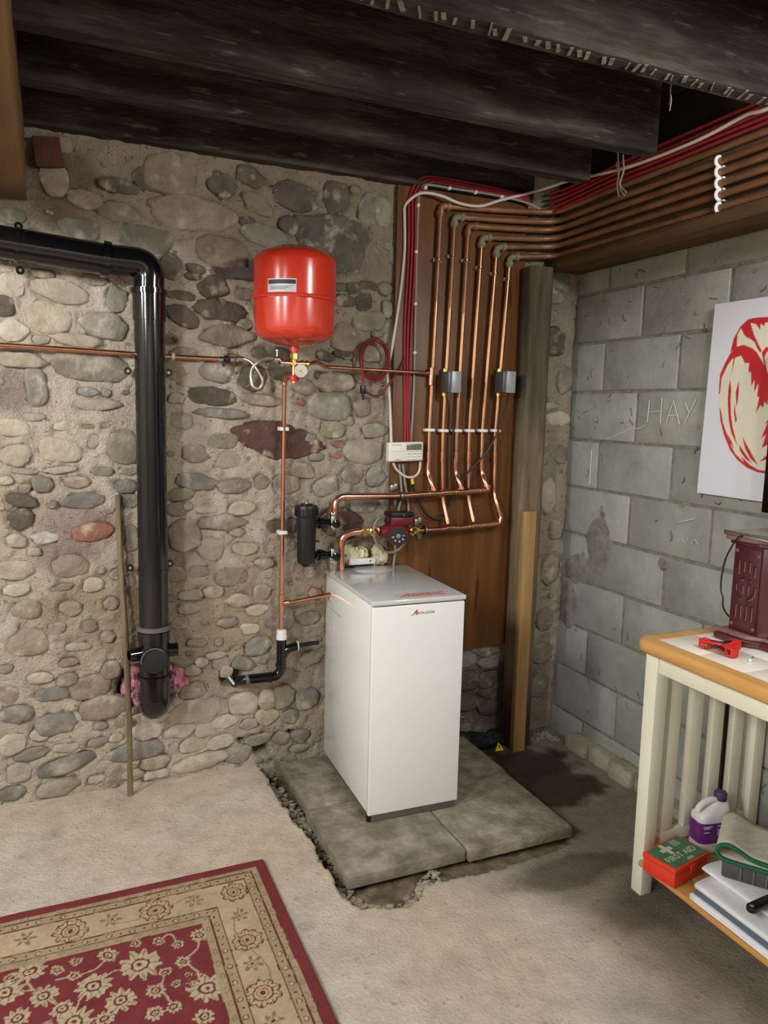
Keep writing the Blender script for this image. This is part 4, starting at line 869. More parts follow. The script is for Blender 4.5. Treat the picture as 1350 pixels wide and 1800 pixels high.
# ---------------------------------------------------------------- programmer
q00, q10, q01 = A(684, 812, .07), A(744, 810, .07), A(686, 778, .07)
px_ = (q10-q00); pw = px_.length; px_ = px_.normalized(); ph2 = (q01-q00).length; pz_ = V((0, 0, 1)); pn = V((0, -1, 0))
PMx = Matrix(((px_.x, 0, 0, q00.x), (0, 1, 0, 0), (px_.z, 0, 1, q00.z), (0, 0, 0, 1)))
pg = thing('programmer', tuple(q00), 'cream heating programmer with a grey display on the board edge', 'controller')
s = MB(); s.box(0, pw, -.068, -.0305, 0, ph2, PMx); bd = part('case', s, 'cream_plastic', pg, bevel=.006, seg=3)
s = MB(); s.box(pw*.50, pw*.95, -.0688, -.0665, ph2*.58, ph2*.90, PMx); part('display', s, 'lcd', pg, bevel=.0008)
s = MB(); s.box(pw*.05, pw*.99, -.0686, -.067, ph2*.52, ph2*.535, PMx); part('lid_seam', s, 'line_grey', bd)
s = MB(); s.box(pw*.07, pw*.36, -.0686, -.067, ph2*.85, ph2*.875, PMx); s.box(pw*.18, pw*.34, -.0686, -.067, ph2*.08, ph2*.11, PMx); part('maker_print', s, 'print_grey', bd)
for r_ in range(3):
    for c_ in range(3):
        s = MB(); x = pw*(.53+c_*.155); z = ph2*(.40-r_*.155); s.box(x, x+pw*.11, -.0705, -.0675, z, z+ph2*.075, PMx); b_ = part('button', s, 'white_plastic', pg, bevel=.001)
        s = MB(); s.box(x, x+pw*.09, -.0686, -.0675, z-ph2*.035, z-ph2*.015, PMx); part('button_print', s, 'print_red' if r_ == 0 else 'line_grey', bd)

# ---------------------------------------------------------------- cables
def cable(name, pts, r, m, label, n=8, clips=(), group=None):
    P = spline(pts, 8); s = MB(); s.tube(P, r, n); c = pts[len(pts)//2]
    if clips:
        t = thing(name, tuple(c), label, 'cable', group); part('cable', s, m, t)
        for p in clips: s2 = MB(); s2.lathe([(.004, -.008), (.008, -.006), (.008, .004), (.005, .008)], p, (0, -1, 0), 10); part('cable_clip', s2, 'white_plastic', t)
        return t
    return tag(part(name, s, m, base=tuple(c)), label, 'cable', group)
CO = .038
def CB(px, py, off=.168): return B(px, py, off)
for k, (dx, wh) in enumerate(((0, 'leftmost'), (6, 'middle'), (12, 'rightmost'))):
    pts = [A(712+dx*.8, 778, CO), A(712+dx*.55, 720, CO), A(711+dx*.8, 640, CO), A(712+dx, 560, CO), A(717+dx, 470, CO), A(719+dx, 400, CO), A(719+dx, 355, CO), A(726+dx*1.1, 330+dx*.2, CO), A(745+dx, 311+dx*.8, .062), A(780, 313+dx*.8, .064), A(860, 328+dx*.8, .066), A(930, 345+dx*.6, .07)]
    cable('red_cable', pts, .0055, 'red_cable', '%s of three red cables running down the left of the board' % wh, group='red cables down the board')
for k in range(5):                                                 # flat bundle along the block wall
    z = B(1265, 252-k*9.5, .20).z; x = -.205+.002*(k % 2)
    pts = [V((-.225, -.075, z-.030+.004*k)), V((x, -.20, z-.012)), V((x, -.5, z+.002*math.sin(k))), V((x, -.8, z+.004*math.sin(2*k))), V((x, -1.2, z+.006)), V((x, -2.4, z+.006))]
    cable('red_cable', pts, .0062, 'red_cable', '%s red cable, counted from below, in the flat bundle on the block wall' % ORD[k], group='red cable bundle along the block wall')
cable('grey_cable', [A(722, 778, CO), A(727, 700, CO), A(729, 620, CO), A(730, 560, CO), A(732, 470, CO), A(734, 400, CO), A(736, 350, CO), A(740, 332, CO), A(752, 325, .062), A(800, 332, .064), A(870, 343, .066), A(925, 356, .07), A(950, 368, .09)], .0052, 'grey_cable', 'thin grey cable clipped beside the red cables on the board', clips=[A(735, 361, CO), A(731, 443, CO), A(730, 534, CO), A(729, 620, CO), A(748, 330, .066), A(790, 331, .068), A(836, 338, .068), A(882, 346, .07)])
wc = [A(688, 780, .055), A(685, 700, CO), A(681, 655, CO), A(689, 612, CO), A(703, 520, CO), A(711, 440, CO), A(711, 385, CO), A(712, 362, CO), A(727, 346, .05), A(745, 339, .07), A(775, 344, .085), A(810, 358, .09), A(845, 362, .09), A(880, 352, .09), A(950, 334, .10)]
wc += [B(1000, 318, .24), B(1060, 305, .235), B(1110, 292, .225), B(1180, 266, .225), B(1240, 240, .225), B(1310, 203, .225), B(1350, 191, .225), V((-.225, -1.5, B(1350, 191, .225).z)), V((-.225, -2.3, B(1350, 191, .225).z))]
cable('white_cable', wc, .0062, 'white_cable', 'loose white cable looping over the board and along the red bundle')
cable('red_cable', [A(713, 622, CO), A(707, 640, .045), A(695, 660, .05), A(683, 676, .05), A(672, 692, .045), A(660, 696, .04), A(648, 692, .035), A(640, 683, .035)], .0045, 'dark_red_cable', 'thin dark red cable branching from the bundle to the hanging coil')
# hanging coil
cc = A(657, 632, .045); cl = thing('cable_coil', tuple(cc), 'coil of dark red cable hanging on the stone wall beside the board', 'cable coil')
for k in range(4):
    rx, rz = .058+.004*k-.003*(k % 2), .073+.005*k; s = MB(); off = V((.004*math.sin(k*2), -.006*k, .004*math.cos(k*3)))
    s.tube([cc+off+V((rx*math.cos(t), 0, rz*math.sin(t))) for t in np.linspace(0, 2*math.pi, 36)], .0042, 8, False); part('cable_turn', s, 'dark_red_cable', cl)
s = MB(); s.tube(spline([A(634, 622, .065), A(636, 650, .07), A(639, 676, .06)], 6), .0045, 8); part('cable_tail', s, 'red_cable', cl)
s = MB(); p = A(638, 684, .055); s.box(p.x-.011, p.x+.011, p.y-.008, p.y+.008, p.z-.020, p.z+.016); s.tube([p+V((0, 0, -.018)), p+V((.003, 0, -.045))], .006, 8); part('plug', s, 'black_matt', cl, bevel=.002)
# below the programmer
cable('white_cable', [A(691, 814, .05), A(698, 826, .05), A(712, 837, .052), A(722, 839, .054), A(731, 836, .052), A(737, 827, .05), A(739, 812, .05)], .0052, 'white_cable', 'white cable sagging in a loop under the programmer')
cable('grey_cable', [A(702, 816, .045), A(705, 850, .045), A(706, 871, .05), A(702, 890, .05), A(699, 905, .07)], .0052, 'grey_cable', 'grey cable dropping from the programmer behind the upper header to the pump')
cable('grey_cable', [A(708, 816, .045), A(712, 850, .045), A(717, 880, .045), A(719, 910, .05), A(720, 935, .05), A(713, 952, .06), A(700, 966, .075), A(684, 971, .085), A(668, 963, .10), A(658, 945, .12), A(657, 928, .13), A(662, 915, .12), A(668, 911, .11)], .0052, 'grey_cable', 'grey cable looping under the red pump to its terminal box')
cable('grey_cable', [A(695, 957, .05), A(694, 975, .05), A(692, 992, .05), V((A(692, 1000, .05).x, -.05, .907))], .0052, 'grey_cable', 'grey cable running straight down behind the boiler lid')
cable('black_cable', [A(802, 690, .10), A(799, 720, .075), A(796, 780, .075), A(796, 850, .075)], .0048, 'black_cable', 'black cable hanging from the left zone valve')
cable('black_cable', [A(894, 690, .10), A(889, 715, .09), A(877, 755, .085), A(855, 795, .085), A(830, 822, .085), A(806, 852, .07), A(790, 885, .05), A(780, 905, .05), A(766, 913, .05), A(750, 905, .05), A(737, 885, .05), A(728, 862, .05), A(723, 840, .054)], .0048, 'black_cable', 'long black cable sweeping from the right zone valve behind the risers')
s = MB(); s.lathe([(.007, -.012), (.007, .012)], A(725, 846, .055), (.2, 0, -1), 12); tag(part('cable_marker', s, 'yellow', base=tuple(A(725, 846, .055))), 'small yellow sleeve on the black cable below the programmer', 'marker')

# ---------------------------------------------------------------- behind the boiler lid
fo = MB()
for i, (px, py, r) in enumerate(((610, 968, .03), (622, 975, .034), (635, 972, .028), (615, 982, .03))): fo.blob(A(px, py, .012), r, .03, r*.9, .45, 3, 16, i*5.3)
tag(part('insulation_foam', fo, 'cream_foam', base=tuple(A(622, 975, .0))), 'lump of cream foam behind the copper flow pipe', 'foam', 'cream foam lumps behind the boiler')
fo = MB()
for i, (px, py, r) in enumerate(((664, 968, .03), (672, 980, .03), (660, 984, .028))): fo.blob(A(px, py, .012), r, .022, r*.9, .45, 3, 16, i*7.3+2)
tag(part('insulation_foam', fo, 'cream_foam', base=tuple(A(664, 975, .0))), 'lump of cream foam below the red pump', 'foam', 'cream foam lumps behind the boiler')
fc = thing('flue_cover_box', tuple(A(638, 986, .04)), 'white metal strip standing behind the boiler lid', 'trim')
a_, b_ = A(612, 988, .035), A(658, 982, .035); s = MB(); s.box(a_.x, b_.x, -.048, -.034, a_.z-.012, a_.z+.014); part('strip', s, 'white_plastic', fc, bevel=.002)
s = MB(); s.lathe([(.004, 0), (.004, .002)], V((A(651, 986, .048).x, -.048, A(651, 986, .048).z)), (0, -1, 0), 10); part('screw', s, 'print_grey', fc)
# rusty plate, dark scrap by the post
rpm = Matrix.Translation(A(84, 268, .02))@Matrix.Rotation(-.12, 4, 'Y'); s = MB(); s.box(-.045, .045, -.012, .006, -.05, .05, rpm); rp_ = part('rusty_plate', s, 'rust', base=tuple(A(84, 268, .02)), bevel=.003); tag(rp_, 'small rusty brown plate on the wall under the joists, top left', 'plate')
s = MB(); q = F(855, 1306, 0)
for i, (dx, dy, r) in enumerate(((-.12, .04, .05), (-.05, 0, .055), (.0, -.01, .05), (.045, .0, .045))): s.blob((q.x+dx, q.y+dy, .02), r*1.3, r, .038, .4, 3, 14, i*4.4)
scr = thing('plastic_scrap', (q.x, q.y, -.012), 'crumpled black plastic with a yellow warning triangle by the post', 'plastic'); part('crumpled_plastic', s, 'bin_black', scr)
w3 = F(874, 1308, .045); s = MB(); s.prism([(-.022, -.016), (.022, -.016), (0, .022)], w3+V((-.01, -.030, .0)), V((1, -.1, 0)), V((0, .3, .95)), V((0, -.003, .001))); tr = part('warning_triangle', s, 'yellow', scr)
s = MB(); s.prism([(-.003, -.004), (.003, -.004), (.003, .010), (-.003, .010)], w3+V((-.01, -.034, .0)), V((1, -.1, 0)), V((0, .3, .95)), V((0, -.001, .001))); part('warning_print', s, 'print_black', tr)

# ---------------------------------------------------------------- table by the block wall
TX0, TX1, TY0, TY1, TZ = -.588, -.014, -1.158, -2.30, .872
tb = thing('side_table', (-.30, -1.7, -.012), 'cream painted table with pine edged tiled top by the block wall', 'table')
def plank(name, x0, x1, y0, y1, z0, z1, m, bev=.003, par=tb, seg=2): s = MB(); s.box(min(x0, x1), max(x0, x1), min(y0, y1), max(y0, y1), z0, z1); return part(name, s, m, par, bevel=bev, seg=seg)
EW = .062
# rim with rounded nose, mitred round the corner
def rim(pts2, name):
    prof = [(0, -.040), (.014, -.038), (.020, -.030), (.022, -.020), (.020, -.008), (.013, -.001), (0, 0), (-EW+.022, 0), (-EW+.022, -.040)]
    s = MB(); vs = []
    for (x, y, nx, ny) in pts2:
        for d, h in prof: vs.append((x+nx*(d-.022), y+ny*(d-.022), TZ+h))
    n = len(prof); m = len(pts2)
    s.add(vs, [(i*n+k, i*n+(k+1) % n, (i+1)*n+(k+1) % n, (i+1)*n+k) for i in range(m-1) for k in range(n)]+[tuple(range(n)), tuple((m-1)*n+k for k in range(n-1, -1, -1))]); return part(name, s, 'pine', tb, ang=50)
cr = .068; cs = [(-math.cos(t), math.sin(t)) for t in np.linspace(0, math.pi/2, 9)]
rim([(TX0, TY1, -1, 0), (TX0, TY0-cr, -1, 0)]+[(TX0+cr+cr*a, TY0-cr+cr*b, a, b) for a, b in cs[1:]]+[(TX1, TY0, 0, 1)], 'pine_rim')
ts = .165
for i in range(3):
    for j in range(6):
        x0 = TX0+EW-.002+i*ts; y1 = TY0-EW+.002-j*ts
        if x0+.01 > TX1: continue
        plank('tile', x0+.001, min(x0+ts-.001, TX1), y1-.001, max(y1-ts+.001, TY1), TZ-.012, TZ-.0015, 'tile_cream', .0015)
plank('top_bed', TX0+EW-.02, TX1, TY0-EW+.02, TY1, TZ-.030, TZ-.0125, 'cream_paint', .001)
for lx, ly in ((-.546, -1.192), (-.070, -1.192), (-.546, -2.285)):
    s = MB(); a = .054; s.add([(lx+dx*a, ly-dy*a, -.012) for dx, dy in ((.06, .06), (.94, .06), (.94, .94), (.06, .94))]+[(lx+dx*a, ly-dy*a, TZ-.041) for dx, dy in ((0, 0), (1, 0), (1, 1), (0, 1))], [(3, 2, 1, 0), (4, 5, 6, 7)]+[(k, (k+1) % 4, 4+(k+1) % 4, 4+k) for k in range(4)]); part('leg', s, 'cream_paint', tb, bevel=.004)
plank('long_apron', -.540, -.518, -1.2470, -2.284, .768, TZ-.041, 'cream_paint'); plank('end_apron', -.4915, -.0705, -1.200, -1.220, .768, TZ-.041, 'cream_paint')
plank('lower_end_rail', -.4915, -.0705, -1.200, -1.225, .150, .190, 'cream_paint')
for k in range(4): x = -.456+k*.1; plank('slat', x, x+.050, -1.200, -1.226, .1905, .7675, 'cream_paint')
for k in range(6):
    x0 = -.570+k*.094
    plank('shelf_slat', x0, x0+.078, (-1.195 if 0 < k < 5 else -1.250), -2.2, .112, .130, 'pine', .003)
for y in (-1.30, -2.1): plank('shelf_bearer', -.545, -.04, y, y-.03, .090, .1115, 'pine', .002)
SZ = .130

# first aid box
a0, a1 = F(1129, 1496, SZ+.068), F(1188, 1530, SZ+.068); e2 = (a1-a0); ln = e2.length; e2 = e2.normalized(); e1 = V((-e2.y, e2.x, 0))
if e1.x < 0: e1 = -e1
FM = Matrix(((e1.x, e2.x, 0, a0.x), (e1.y, e2.y, 0, a0.y), (0, 0, 1, SZ), (0, 0, 0, 1))); FW = .185
fa = thing('first_aid_box', tuple(FM@V((FW/2, ln/2, 0))), 'red and green FIRST AID box on the lower shelf', 'first aid box')
s = MB(); s.box(.003, FW-.003, .003, ln-.003, .001, .048, FM); part('box_base', s, 'aid_red', fa, bevel=.005)
s = MB(); s.box(0, FW, 0, ln, .0485, .066, FM); lidb = part('lid', s, 'aid_red', fa, bevel=.004)
s = MB(); s.box(.008, FW-.008, .008, ln-.008, .0655, .0672, FM); gp_ = part('green_label', s, 'aid_green', lidb)
s = MB(); s.box(FW*.42, FW*.58, ln-.0005, ln+.005, .032, .058, FM); part('latch', s, 'aid_red', fa, bevel=.001)
R3 = FM.to_3x3(); tx = R3@V((1, 0, 0)); ty = R3@V((0, -1, 0))
s = text_mb('FIRST AID', .034, FM@V((FW*.50, ln*.64, .0674)), tx, ty, V((0, 0, 1)), .0002); part('first_aid_lettering', s, 'aid_print', gp_)
s = text_mb('AJW', .016, FM@V((FW*.56, ln*.86, .0674)), tx, ty, V((0, 0, 1)), .0002); part('small_lettering', s, 'aid_print', gp_)
s = MB(); c = (FW*.40, ln*.30); s.box(c[0]-.026, c[0]+.026, c[1]-.008, c[1]+.008, .0673, .0677, FM); s.box(c[0]-.008, c[0]+.008, c[1]-.026, c[1]+.026, .0673, .06771, FM); part('white_cross', s, 'aid_print', gp_)
s = MB(); s.box(FW*.62, FW*.80, ln*.10, ln*.34, .0673, .0676, FM); part('tape_patch', s, 'line_grey', gp_)

# bottle with purple label
jb = V((-.325, -1.310, SZ))
JM = Matrix.Translation((jb.x+.035, jb.y+.03, SZ+.001))@Matrix.Rotation(-.18, 4, 'Z')
jg = thing('plastic_bottle', (jb.x+.035, jb.y+.03, SZ), 'white plastic bottle with purple label and purple cap on the lower shelf', 'bottle')
s = MB(); n = 28; hw, hd = .063, .036; rows = [(0, .93), (.006, 1), (.118, 1), (.128, .97)]; vs = []
def sup(t, a, b, e=5): c, s_ = math.cos(t), math.sin(t); q = (abs(c)**e+abs(s_)**e)**(-1/e); return c*q*a, s_*q*b
for z, k in rows: vs += [JM@V((*sup(2*math.pi*i/n, hw*k, hd*k), z)) for i in range(n)]
for z0, k, ox, sl in ((.150, .74, .010, .012), (.166, .42, .026, .008), (.172, .30, .030, 0)):
    for i in range(n):
        x, y = sup(2*math.pi*i/n, hw*k, hd*k, 4); vs.append(JM@V((x+ox, y, z0+sl*x/hw)))
m = len(vs)//n; s.add(vs, [(i*n+k, i*n+(k+1) % n, (i+1)*n+(k+1) % n, (i+1)*n+k) for i in range(m-1) for k in range(n)]+[tuple(range(n-1, -1, -1)), tuple((m-1)*n+k for k in range(n))]); part('body', s, 'jug_white', jg, ang=60)
s = MB(); s.tube(spline([JM@V(p) for p in ((-.048, 0, .122), (-.054, 0, .142), (-.040, 0, .160), (-.012, 0, .172), (.014, 0, .172))], 6), .011, 10); part('handle', s, 'jug_white', jg)
s = MB(); s.lathe([(.020, .172), (.021, .174), (.021, .196), (.018, .200)], JM@V((.030, 0, 0)), (0, 0, 1), 22)
part('cap', s, 'jug_cap', jg)
s = MB(); vs = []
for z in (.036, .108): vs += [JM@V((*sup(2*math.pi*i/n, hw+.0008, hd+.0008), z)) for i in range(n)]
s.add(vs, [(k, (k+1) % n, n+(k+1) % n, n+k) for k in range(n)]); jl = part('purple_label', s, 'jug_label', jg)
s = MB()
for z, x0, x1 in ((.096, -.055, -.02), (.090, -.052, -.028), (.097, 0, .045), (.082, .0, .05), (.074, .0, .04), (.066, .0, .048), (.076, -.05, -.03)): s.box(x0, x1, -hd-.0014, -hd-.0009, z, z+.003, JM)
part('label_print', s, 'print_white', jl)

# folded white cloths, ribbed tray, folded mat, black handle
def sheet(name, prof, y0, y1, m, par, th=.004, wob=.004, seed=1):
    """folded cloth: profile in x-z swept along y with a little waviness"""
    P = spline([V((a, 0, b)) for a, b in prof], 5); ny = 22; vs = []; n = len(P)
    for j in range(ny+1):
        y = y0+(y1-y0)*j/ny
        for p in P: vs.append((p.x+wob*noise.noise(V((p.z*9, y*6, seed))), y+wob*2*noise.noise(V((p.x*6, 5, seed+y*.1))), p.z+.4*wob*noise.noise(V((p.x*14, y*9, seed+9)))))
    s = MB(); s.add(vs, [(j*n+k, j*n+k+1, (j+1)*n+k+1, (j+1)*n+k) for j in range(ny) for k in range(n-1)]); o = part(name, s, m, par, ang=80)
    md = o.modifiers.new('thickness', 'SOLIDIFY'); md.thickness = th; md.offset = 0; return o
ck = thing('folded_sheet', (-.4, -1.8, SZ), 'white folded dust sheet, lowest in the pile on the shelf', 'cloth', 'folded white sheets on the shelf')
sheet('lower_fold', [(-.22, .138), (-.40, .138), (-.555, .138), (-.572, .146), (-.555, .156), (-.40, .157), (-.22, .158)], -1.478, -2.15, 'cloth_white', ck, seed=1)
sheet('grey_lining', [(-.22, .164), (-.40, .164), (-.568, .1635)], -1.480, -2.15, 'cloth_grey', ck, .006, seed=2)
ck2 = thing('folded_sheet', (-.4, -1.8, .16), 'white folded dust sheet lying on top under the ribbed tray', 'cloth', 'folded white sheets on the shelf')
sheet('lower_fold', [(-.20, .166), (-.38, .167), (-.53, .167), (-.556, .176), (-.535, .186), (-.38, .187), (-.20, .187)], -1.470, -2.15, 'cloth_white', ck2, seed=3)
sheet('upper_fold', [(-.20, .194), (-.36, .194), (-.47, .193), (-.495, .199), (-.47, .206), (-.36, .207), (-.20, .207)], -1.440, -2.15, 'cloth_white', ck2, seed=4, wob=.006)
t0 = F(1247, 1537, .214); t0 += V((.025, -.02, 0)); d1 = V((.60, -.80, 0)).normalized(); d2 = V((.80, .60, 0))
TM = Matrix(((d1.x, d2.x, 0, t0.x), (d1.y, d2.y, 0, t0.y), (0, 0, 1, .2135), (0, 0, 0, 1)))
ty_ = thing('ribbed_tray', tuple(TM@V((.2, .1, 0))), 'dark grey ribbed plastic tray on the white sheets', 'tray')
s = MB(); s.box(0, .34, 0, .20, 0, .050, TM); part('tray_body', s, 'crate_grey', ty_, bevel=.006)
for k in range(8): s = MB(); s.box(.05+k*.035, .055+k*.035, -.004, .002, .006, .046, TM); part('rib', s, 'crate_rib', ty_, bevel=.001)
gm = thing('folded_mat', tuple(TM@V((.15, .1, .05))), 'beige mat with green edging folded over the ribbed tray', 'mat')
mp = [(.33, .054), (.18, .055), (.06, .056), (.0, .060), (-.018, .078), (-.010, .098), (.015, .106), (.045, .095), (.08, .080), (.14, .076), (.22, .078), (.33, .082)]
def mat_sheet(name, m, v0, v1, off, th):
    P = spline([V((a, 0, b)) for a, b in mp], 5); vs = []; n = len(P); ny = 8
    for j in range(ny+1):
        v = v0+(v1-v0)*j/ny
        for p in P: vs.append(TM@V((p.x, v, p.z+off)))
    s = MB(); s.add(vs, [(j*n+k, j*n+k+1, (j+1)*n+k+1, (j+1)*n+k) for j in range(ny) for k in range(n-1)]); o = part(name, s, m, gm, ang=80)
    md = o.modifiers.new('thickness', 'SOLIDIFY'); md.thickness = th; md.offset = 0
mat_sheet('mat_face', 'mat_beige', .004, .22, 0, .005); mat_sheet('green_edging', 'mat_green', -.006, .0035, 0, .010)
h0, h1 = F(1322, 1597, .222), F(1372, 1573, .222); hd_ = (h1-h0).normalized(); hq = V((-hd_.y, hd_.x, 0))
HM = Matrix(((hd_.x, hq.x, 0, h0.x), (hd_.y, hq.y, 0, h0.y), (0, 0, 1, .2215), (0, 0, 0, 1)))
hn = thing('tool_handle', tuple(HM@V((.05, 0, -.009))), 'black plastic tool handle with a hanging hole on the white sheet', 'tool')
s = MB(); poly = [(.016*math.cos(t), .016*math.sin(t)) for t in np.linspace(math.pi/2, 3*math.pi/2, 9)]+[(.14, -.013), (.14, .013)]
hole = [(-.002+.005*math.cos(t), .005*math.sin(t)) for t in np.linspace(0, 2*math.pi, 11)[:-1]]
s.prism(poly, HM@V((0, 0, -.007)), hd_, hq, V((0, 0, .016))); part('grip', s, 'black_plastic', hn, bevel=.004)
s = MB(); s.lathe([(.006, 0), (.006, .0005)], HM@V((-.002, 0, .0092)), (0, 0, 1), 14); part('hanging_hole', s, 'line_grey', hn)
s = MB(); s.box(.03, .13, -.006, .006, .0088, .0096, HM); part('grip_inlay', s, 'dark_board', hn)

# radio cabinet on the table
RZ = TZ
rd = thing('retro_radio', (-.17, -1.42, RZ), 'burgundy wooden retro radio cabinet with carved speaker slots on the table', 'radio')
foot = [(-.300, -1.290), (-.300, -1.400), (-.268, -1.440), (-.268, -1.62), (-.045, -1.62), (-.045, -1.290)]
def grown(g): cx, cy = -.172, -1.455; return [(x+(g if x > cx else -g), y+(g if y > cy else -g)) for x, y in foot]
def slab(name, g, z0, z1, m, bev, par=rd): s = MB(); s.prism(grown(g), (0, 0, z0), (1, 0, 0), (0, 1, 0), (0, 0, z1-z0)); return part(name, s, m, par, bevel=bev)
slab('base_moulding', .030, RZ+.0005, RZ+.022, 'burgundy', .003); slab('base_step', .024, RZ+.0225, RZ+.036, 'burgundy_dusty', .005); cab = slab('cabinet', 0, RZ+.0365, RZ+.318, 'burgundy', .003)
slab('top_moulding', .010, RZ+.3185, RZ+.330, 'burgundy', .003); slab('top_step', .022, RZ+.3305, RZ+.346, 'burgundy_dusty', .005)
pnx = -.3005
s = MB(); s.box(pnx-.0035, pnx+.001, -1.394, -1.296, RZ+.045, RZ+.310); pan = part('side_panel', s, 'burgundy', rd, bevel=.0015)
yc, zc = -1.345, RZ+.178
def slot(pts, r=.0042):
    s = MB(); s.tube([V((pnx-.0030, y, z)) for y, z in pts], r, 8); part('speaker_slot', s, 'grille_dark', pan)
    s = MB(); s.tube([V((pnx-.0036, y-.0030, z-.0035)) for y, z in pts], r*.55, 6); part('slot_rim', s, 'slot_rim', pan)
for k in range(4): y = yc+.030-k*.020; slot([(y, zc+.092-(.012 if k == 3 else 0)), (y, zc+.050+(.010 if k in (1, 2) else -.002))]); slot([(y, zc-.050), (y, zc-.094)])
for sg in (1, -1):
    slot([(yc+sg*.010, zc+.016), (yc+sg*.010, zc-.012)]); slot([(yc+sg*.008, zc+.034), (yc+sg*.020, zc+.030)])
    slot([(yc+sg*(.006+.030*math.sin(t)), zc-.034*math.cos(t)+.004) for t in np.linspace(.2, 1.9, 10)], .0040)
for y, z in ((-1.304, RZ+.298), (-1.386, RZ+.292), (-1.304, RZ+.058), (-1.386, RZ+.056)): s = MB(); s.lathe([(.0065, 0), (.005, .003), (.0, .004)], (pnx-.0034, y, z), (-1, 0, 0), 12, False); part('screw_head', s, 'slot_rim', pan)
tr = thing('metal_tray', (-.17, -1.43, RZ+.347), 'flat grey metal tray lying on top of the radio cabinet', 'tray')
s = MB(); s.box(-.325, -.05, -1.70, -1.268, RZ+.347, RZ+.358); part('tray_plate', s, 'tray_metal', tr, bevel=.002)
s = MB(); s.box(-.3285, -.3255, -1.70, -1.266, RZ+.346, RZ+.362); part('tray_lip', s, 'chrome', tr, bevel=.001)
cable('power_cord', [V((-.331, -1.335, RZ+.352)), V((-.334, -1.325, RZ+.340)), V((-.326, -1.300, RZ+.31)), V((-.318, -1.272, RZ+.26)), V((-.312, -1.258, RZ+.20)), V((-.310, -1.258, RZ+.155)), V((-.310, -1.268, RZ+.135)), V((-.306, -1.270, RZ+.10)), V((-.285, -1.276, RZ+.07))], .0028, 'black_cable', 'thin black cord hanging from the radio cabinet')
# red cutter and screw
c0_ = F(1262, 1141, TZ+.012)
ct = thing('cable_cutter', (c0_.x, c0_.y, TZ), 'small red and black wire stripping tool lying on the table tiles', 'tool')
pA, pB, pC = F(1239, 1131, TZ+.014), F(1287, 1147, TZ+.014), F(1292, 1133, TZ+.014); mid = F(1266, 1139, TZ+.014)
s = MB(); s.tube(spline([pA, mid+V((0, .004, .006)), pC], 6), [.017-.006*math.sin(t*math.pi) for t in np.linspace(0, 1, 13)], 8); s.tube(spline([mid, pB.lerp(mid, .5)+V((0, 0, .004)), pB], 6), [.011+.006*t for t in np.linspace(0, 1, 13)], 8); part('body', s, 'red_plastic', ct, ang=50)
s = MB(); s.tube(spline([pA.lerp(mid, .3)+V((0, 0, .012)), mid+V((.004, 0, .016)), pC.lerp(mid, .3)+V((0, 0, .012))], 6), .0055, 8); part('upper_grip', s, 'black_matt', ct)
s = MB(); s.tube(spline([pA.lerp(mid, .35)+V((-.014, -.006, .002)), mid+V((-.012, -.006, .006)), pB.lerp(mid, .4)+V((-.014, -.002, .004))], 6), .0055, 8); part('lower_grip', s, 'black_matt', ct)
s = MB(); s.tube([pA+V((-.016, -.004, .003)), pA+V((-.016, -.004, .003))+(mid-pA).normalized()*.03], .0035, 6); part('blade', s, 'chrome', ct)
for p in (pA, pB, pC): s = MB(); s.box(p.x-.015, p.x+.015, p.y-.013, p.y+.013, TZ+.0005, TZ+.030); part('end_block', s, 'red_plastic', ct, bevel=.004)
s = MB(); s.box(pB.x-.0158, pB.x-.0148, pB.y-.006, pB.y+.006, TZ+.010, TZ+.024); part('blade_slot', s, 'dark', ct)
w_ = F(1318, 1163, TZ); s = MB(); s.tube([w_+V((0, 0, .004)), w_+V((.012, .006, .004))], [.0045, .0038], 8); sc = thing('screw', tuple(w_), 'small screw with a white wall plug on the table tiles', 'screw'); part('wall_plug', s, 'white_plastic', sc)
s = MB(); s.tube([w_+V((.012, .006, .004)), w_+V((.030, .015, .006))], .002, 8); part('screw_shank', s, 'steel', sc)
# dark board leaning behind the table
s = MB(); s.box(-.062, -.045, -1.100, -1.035, .072, .63); s.v = [(x-.0, y-.03*(.63-z), z) for x, y, z in s.v]; tag(part('dark_board', s, 'dark_board', base=(-.05, -1.07, .072), bevel=.003), 'narrow dark brown board standing against the wall behind the table slats', 'board')

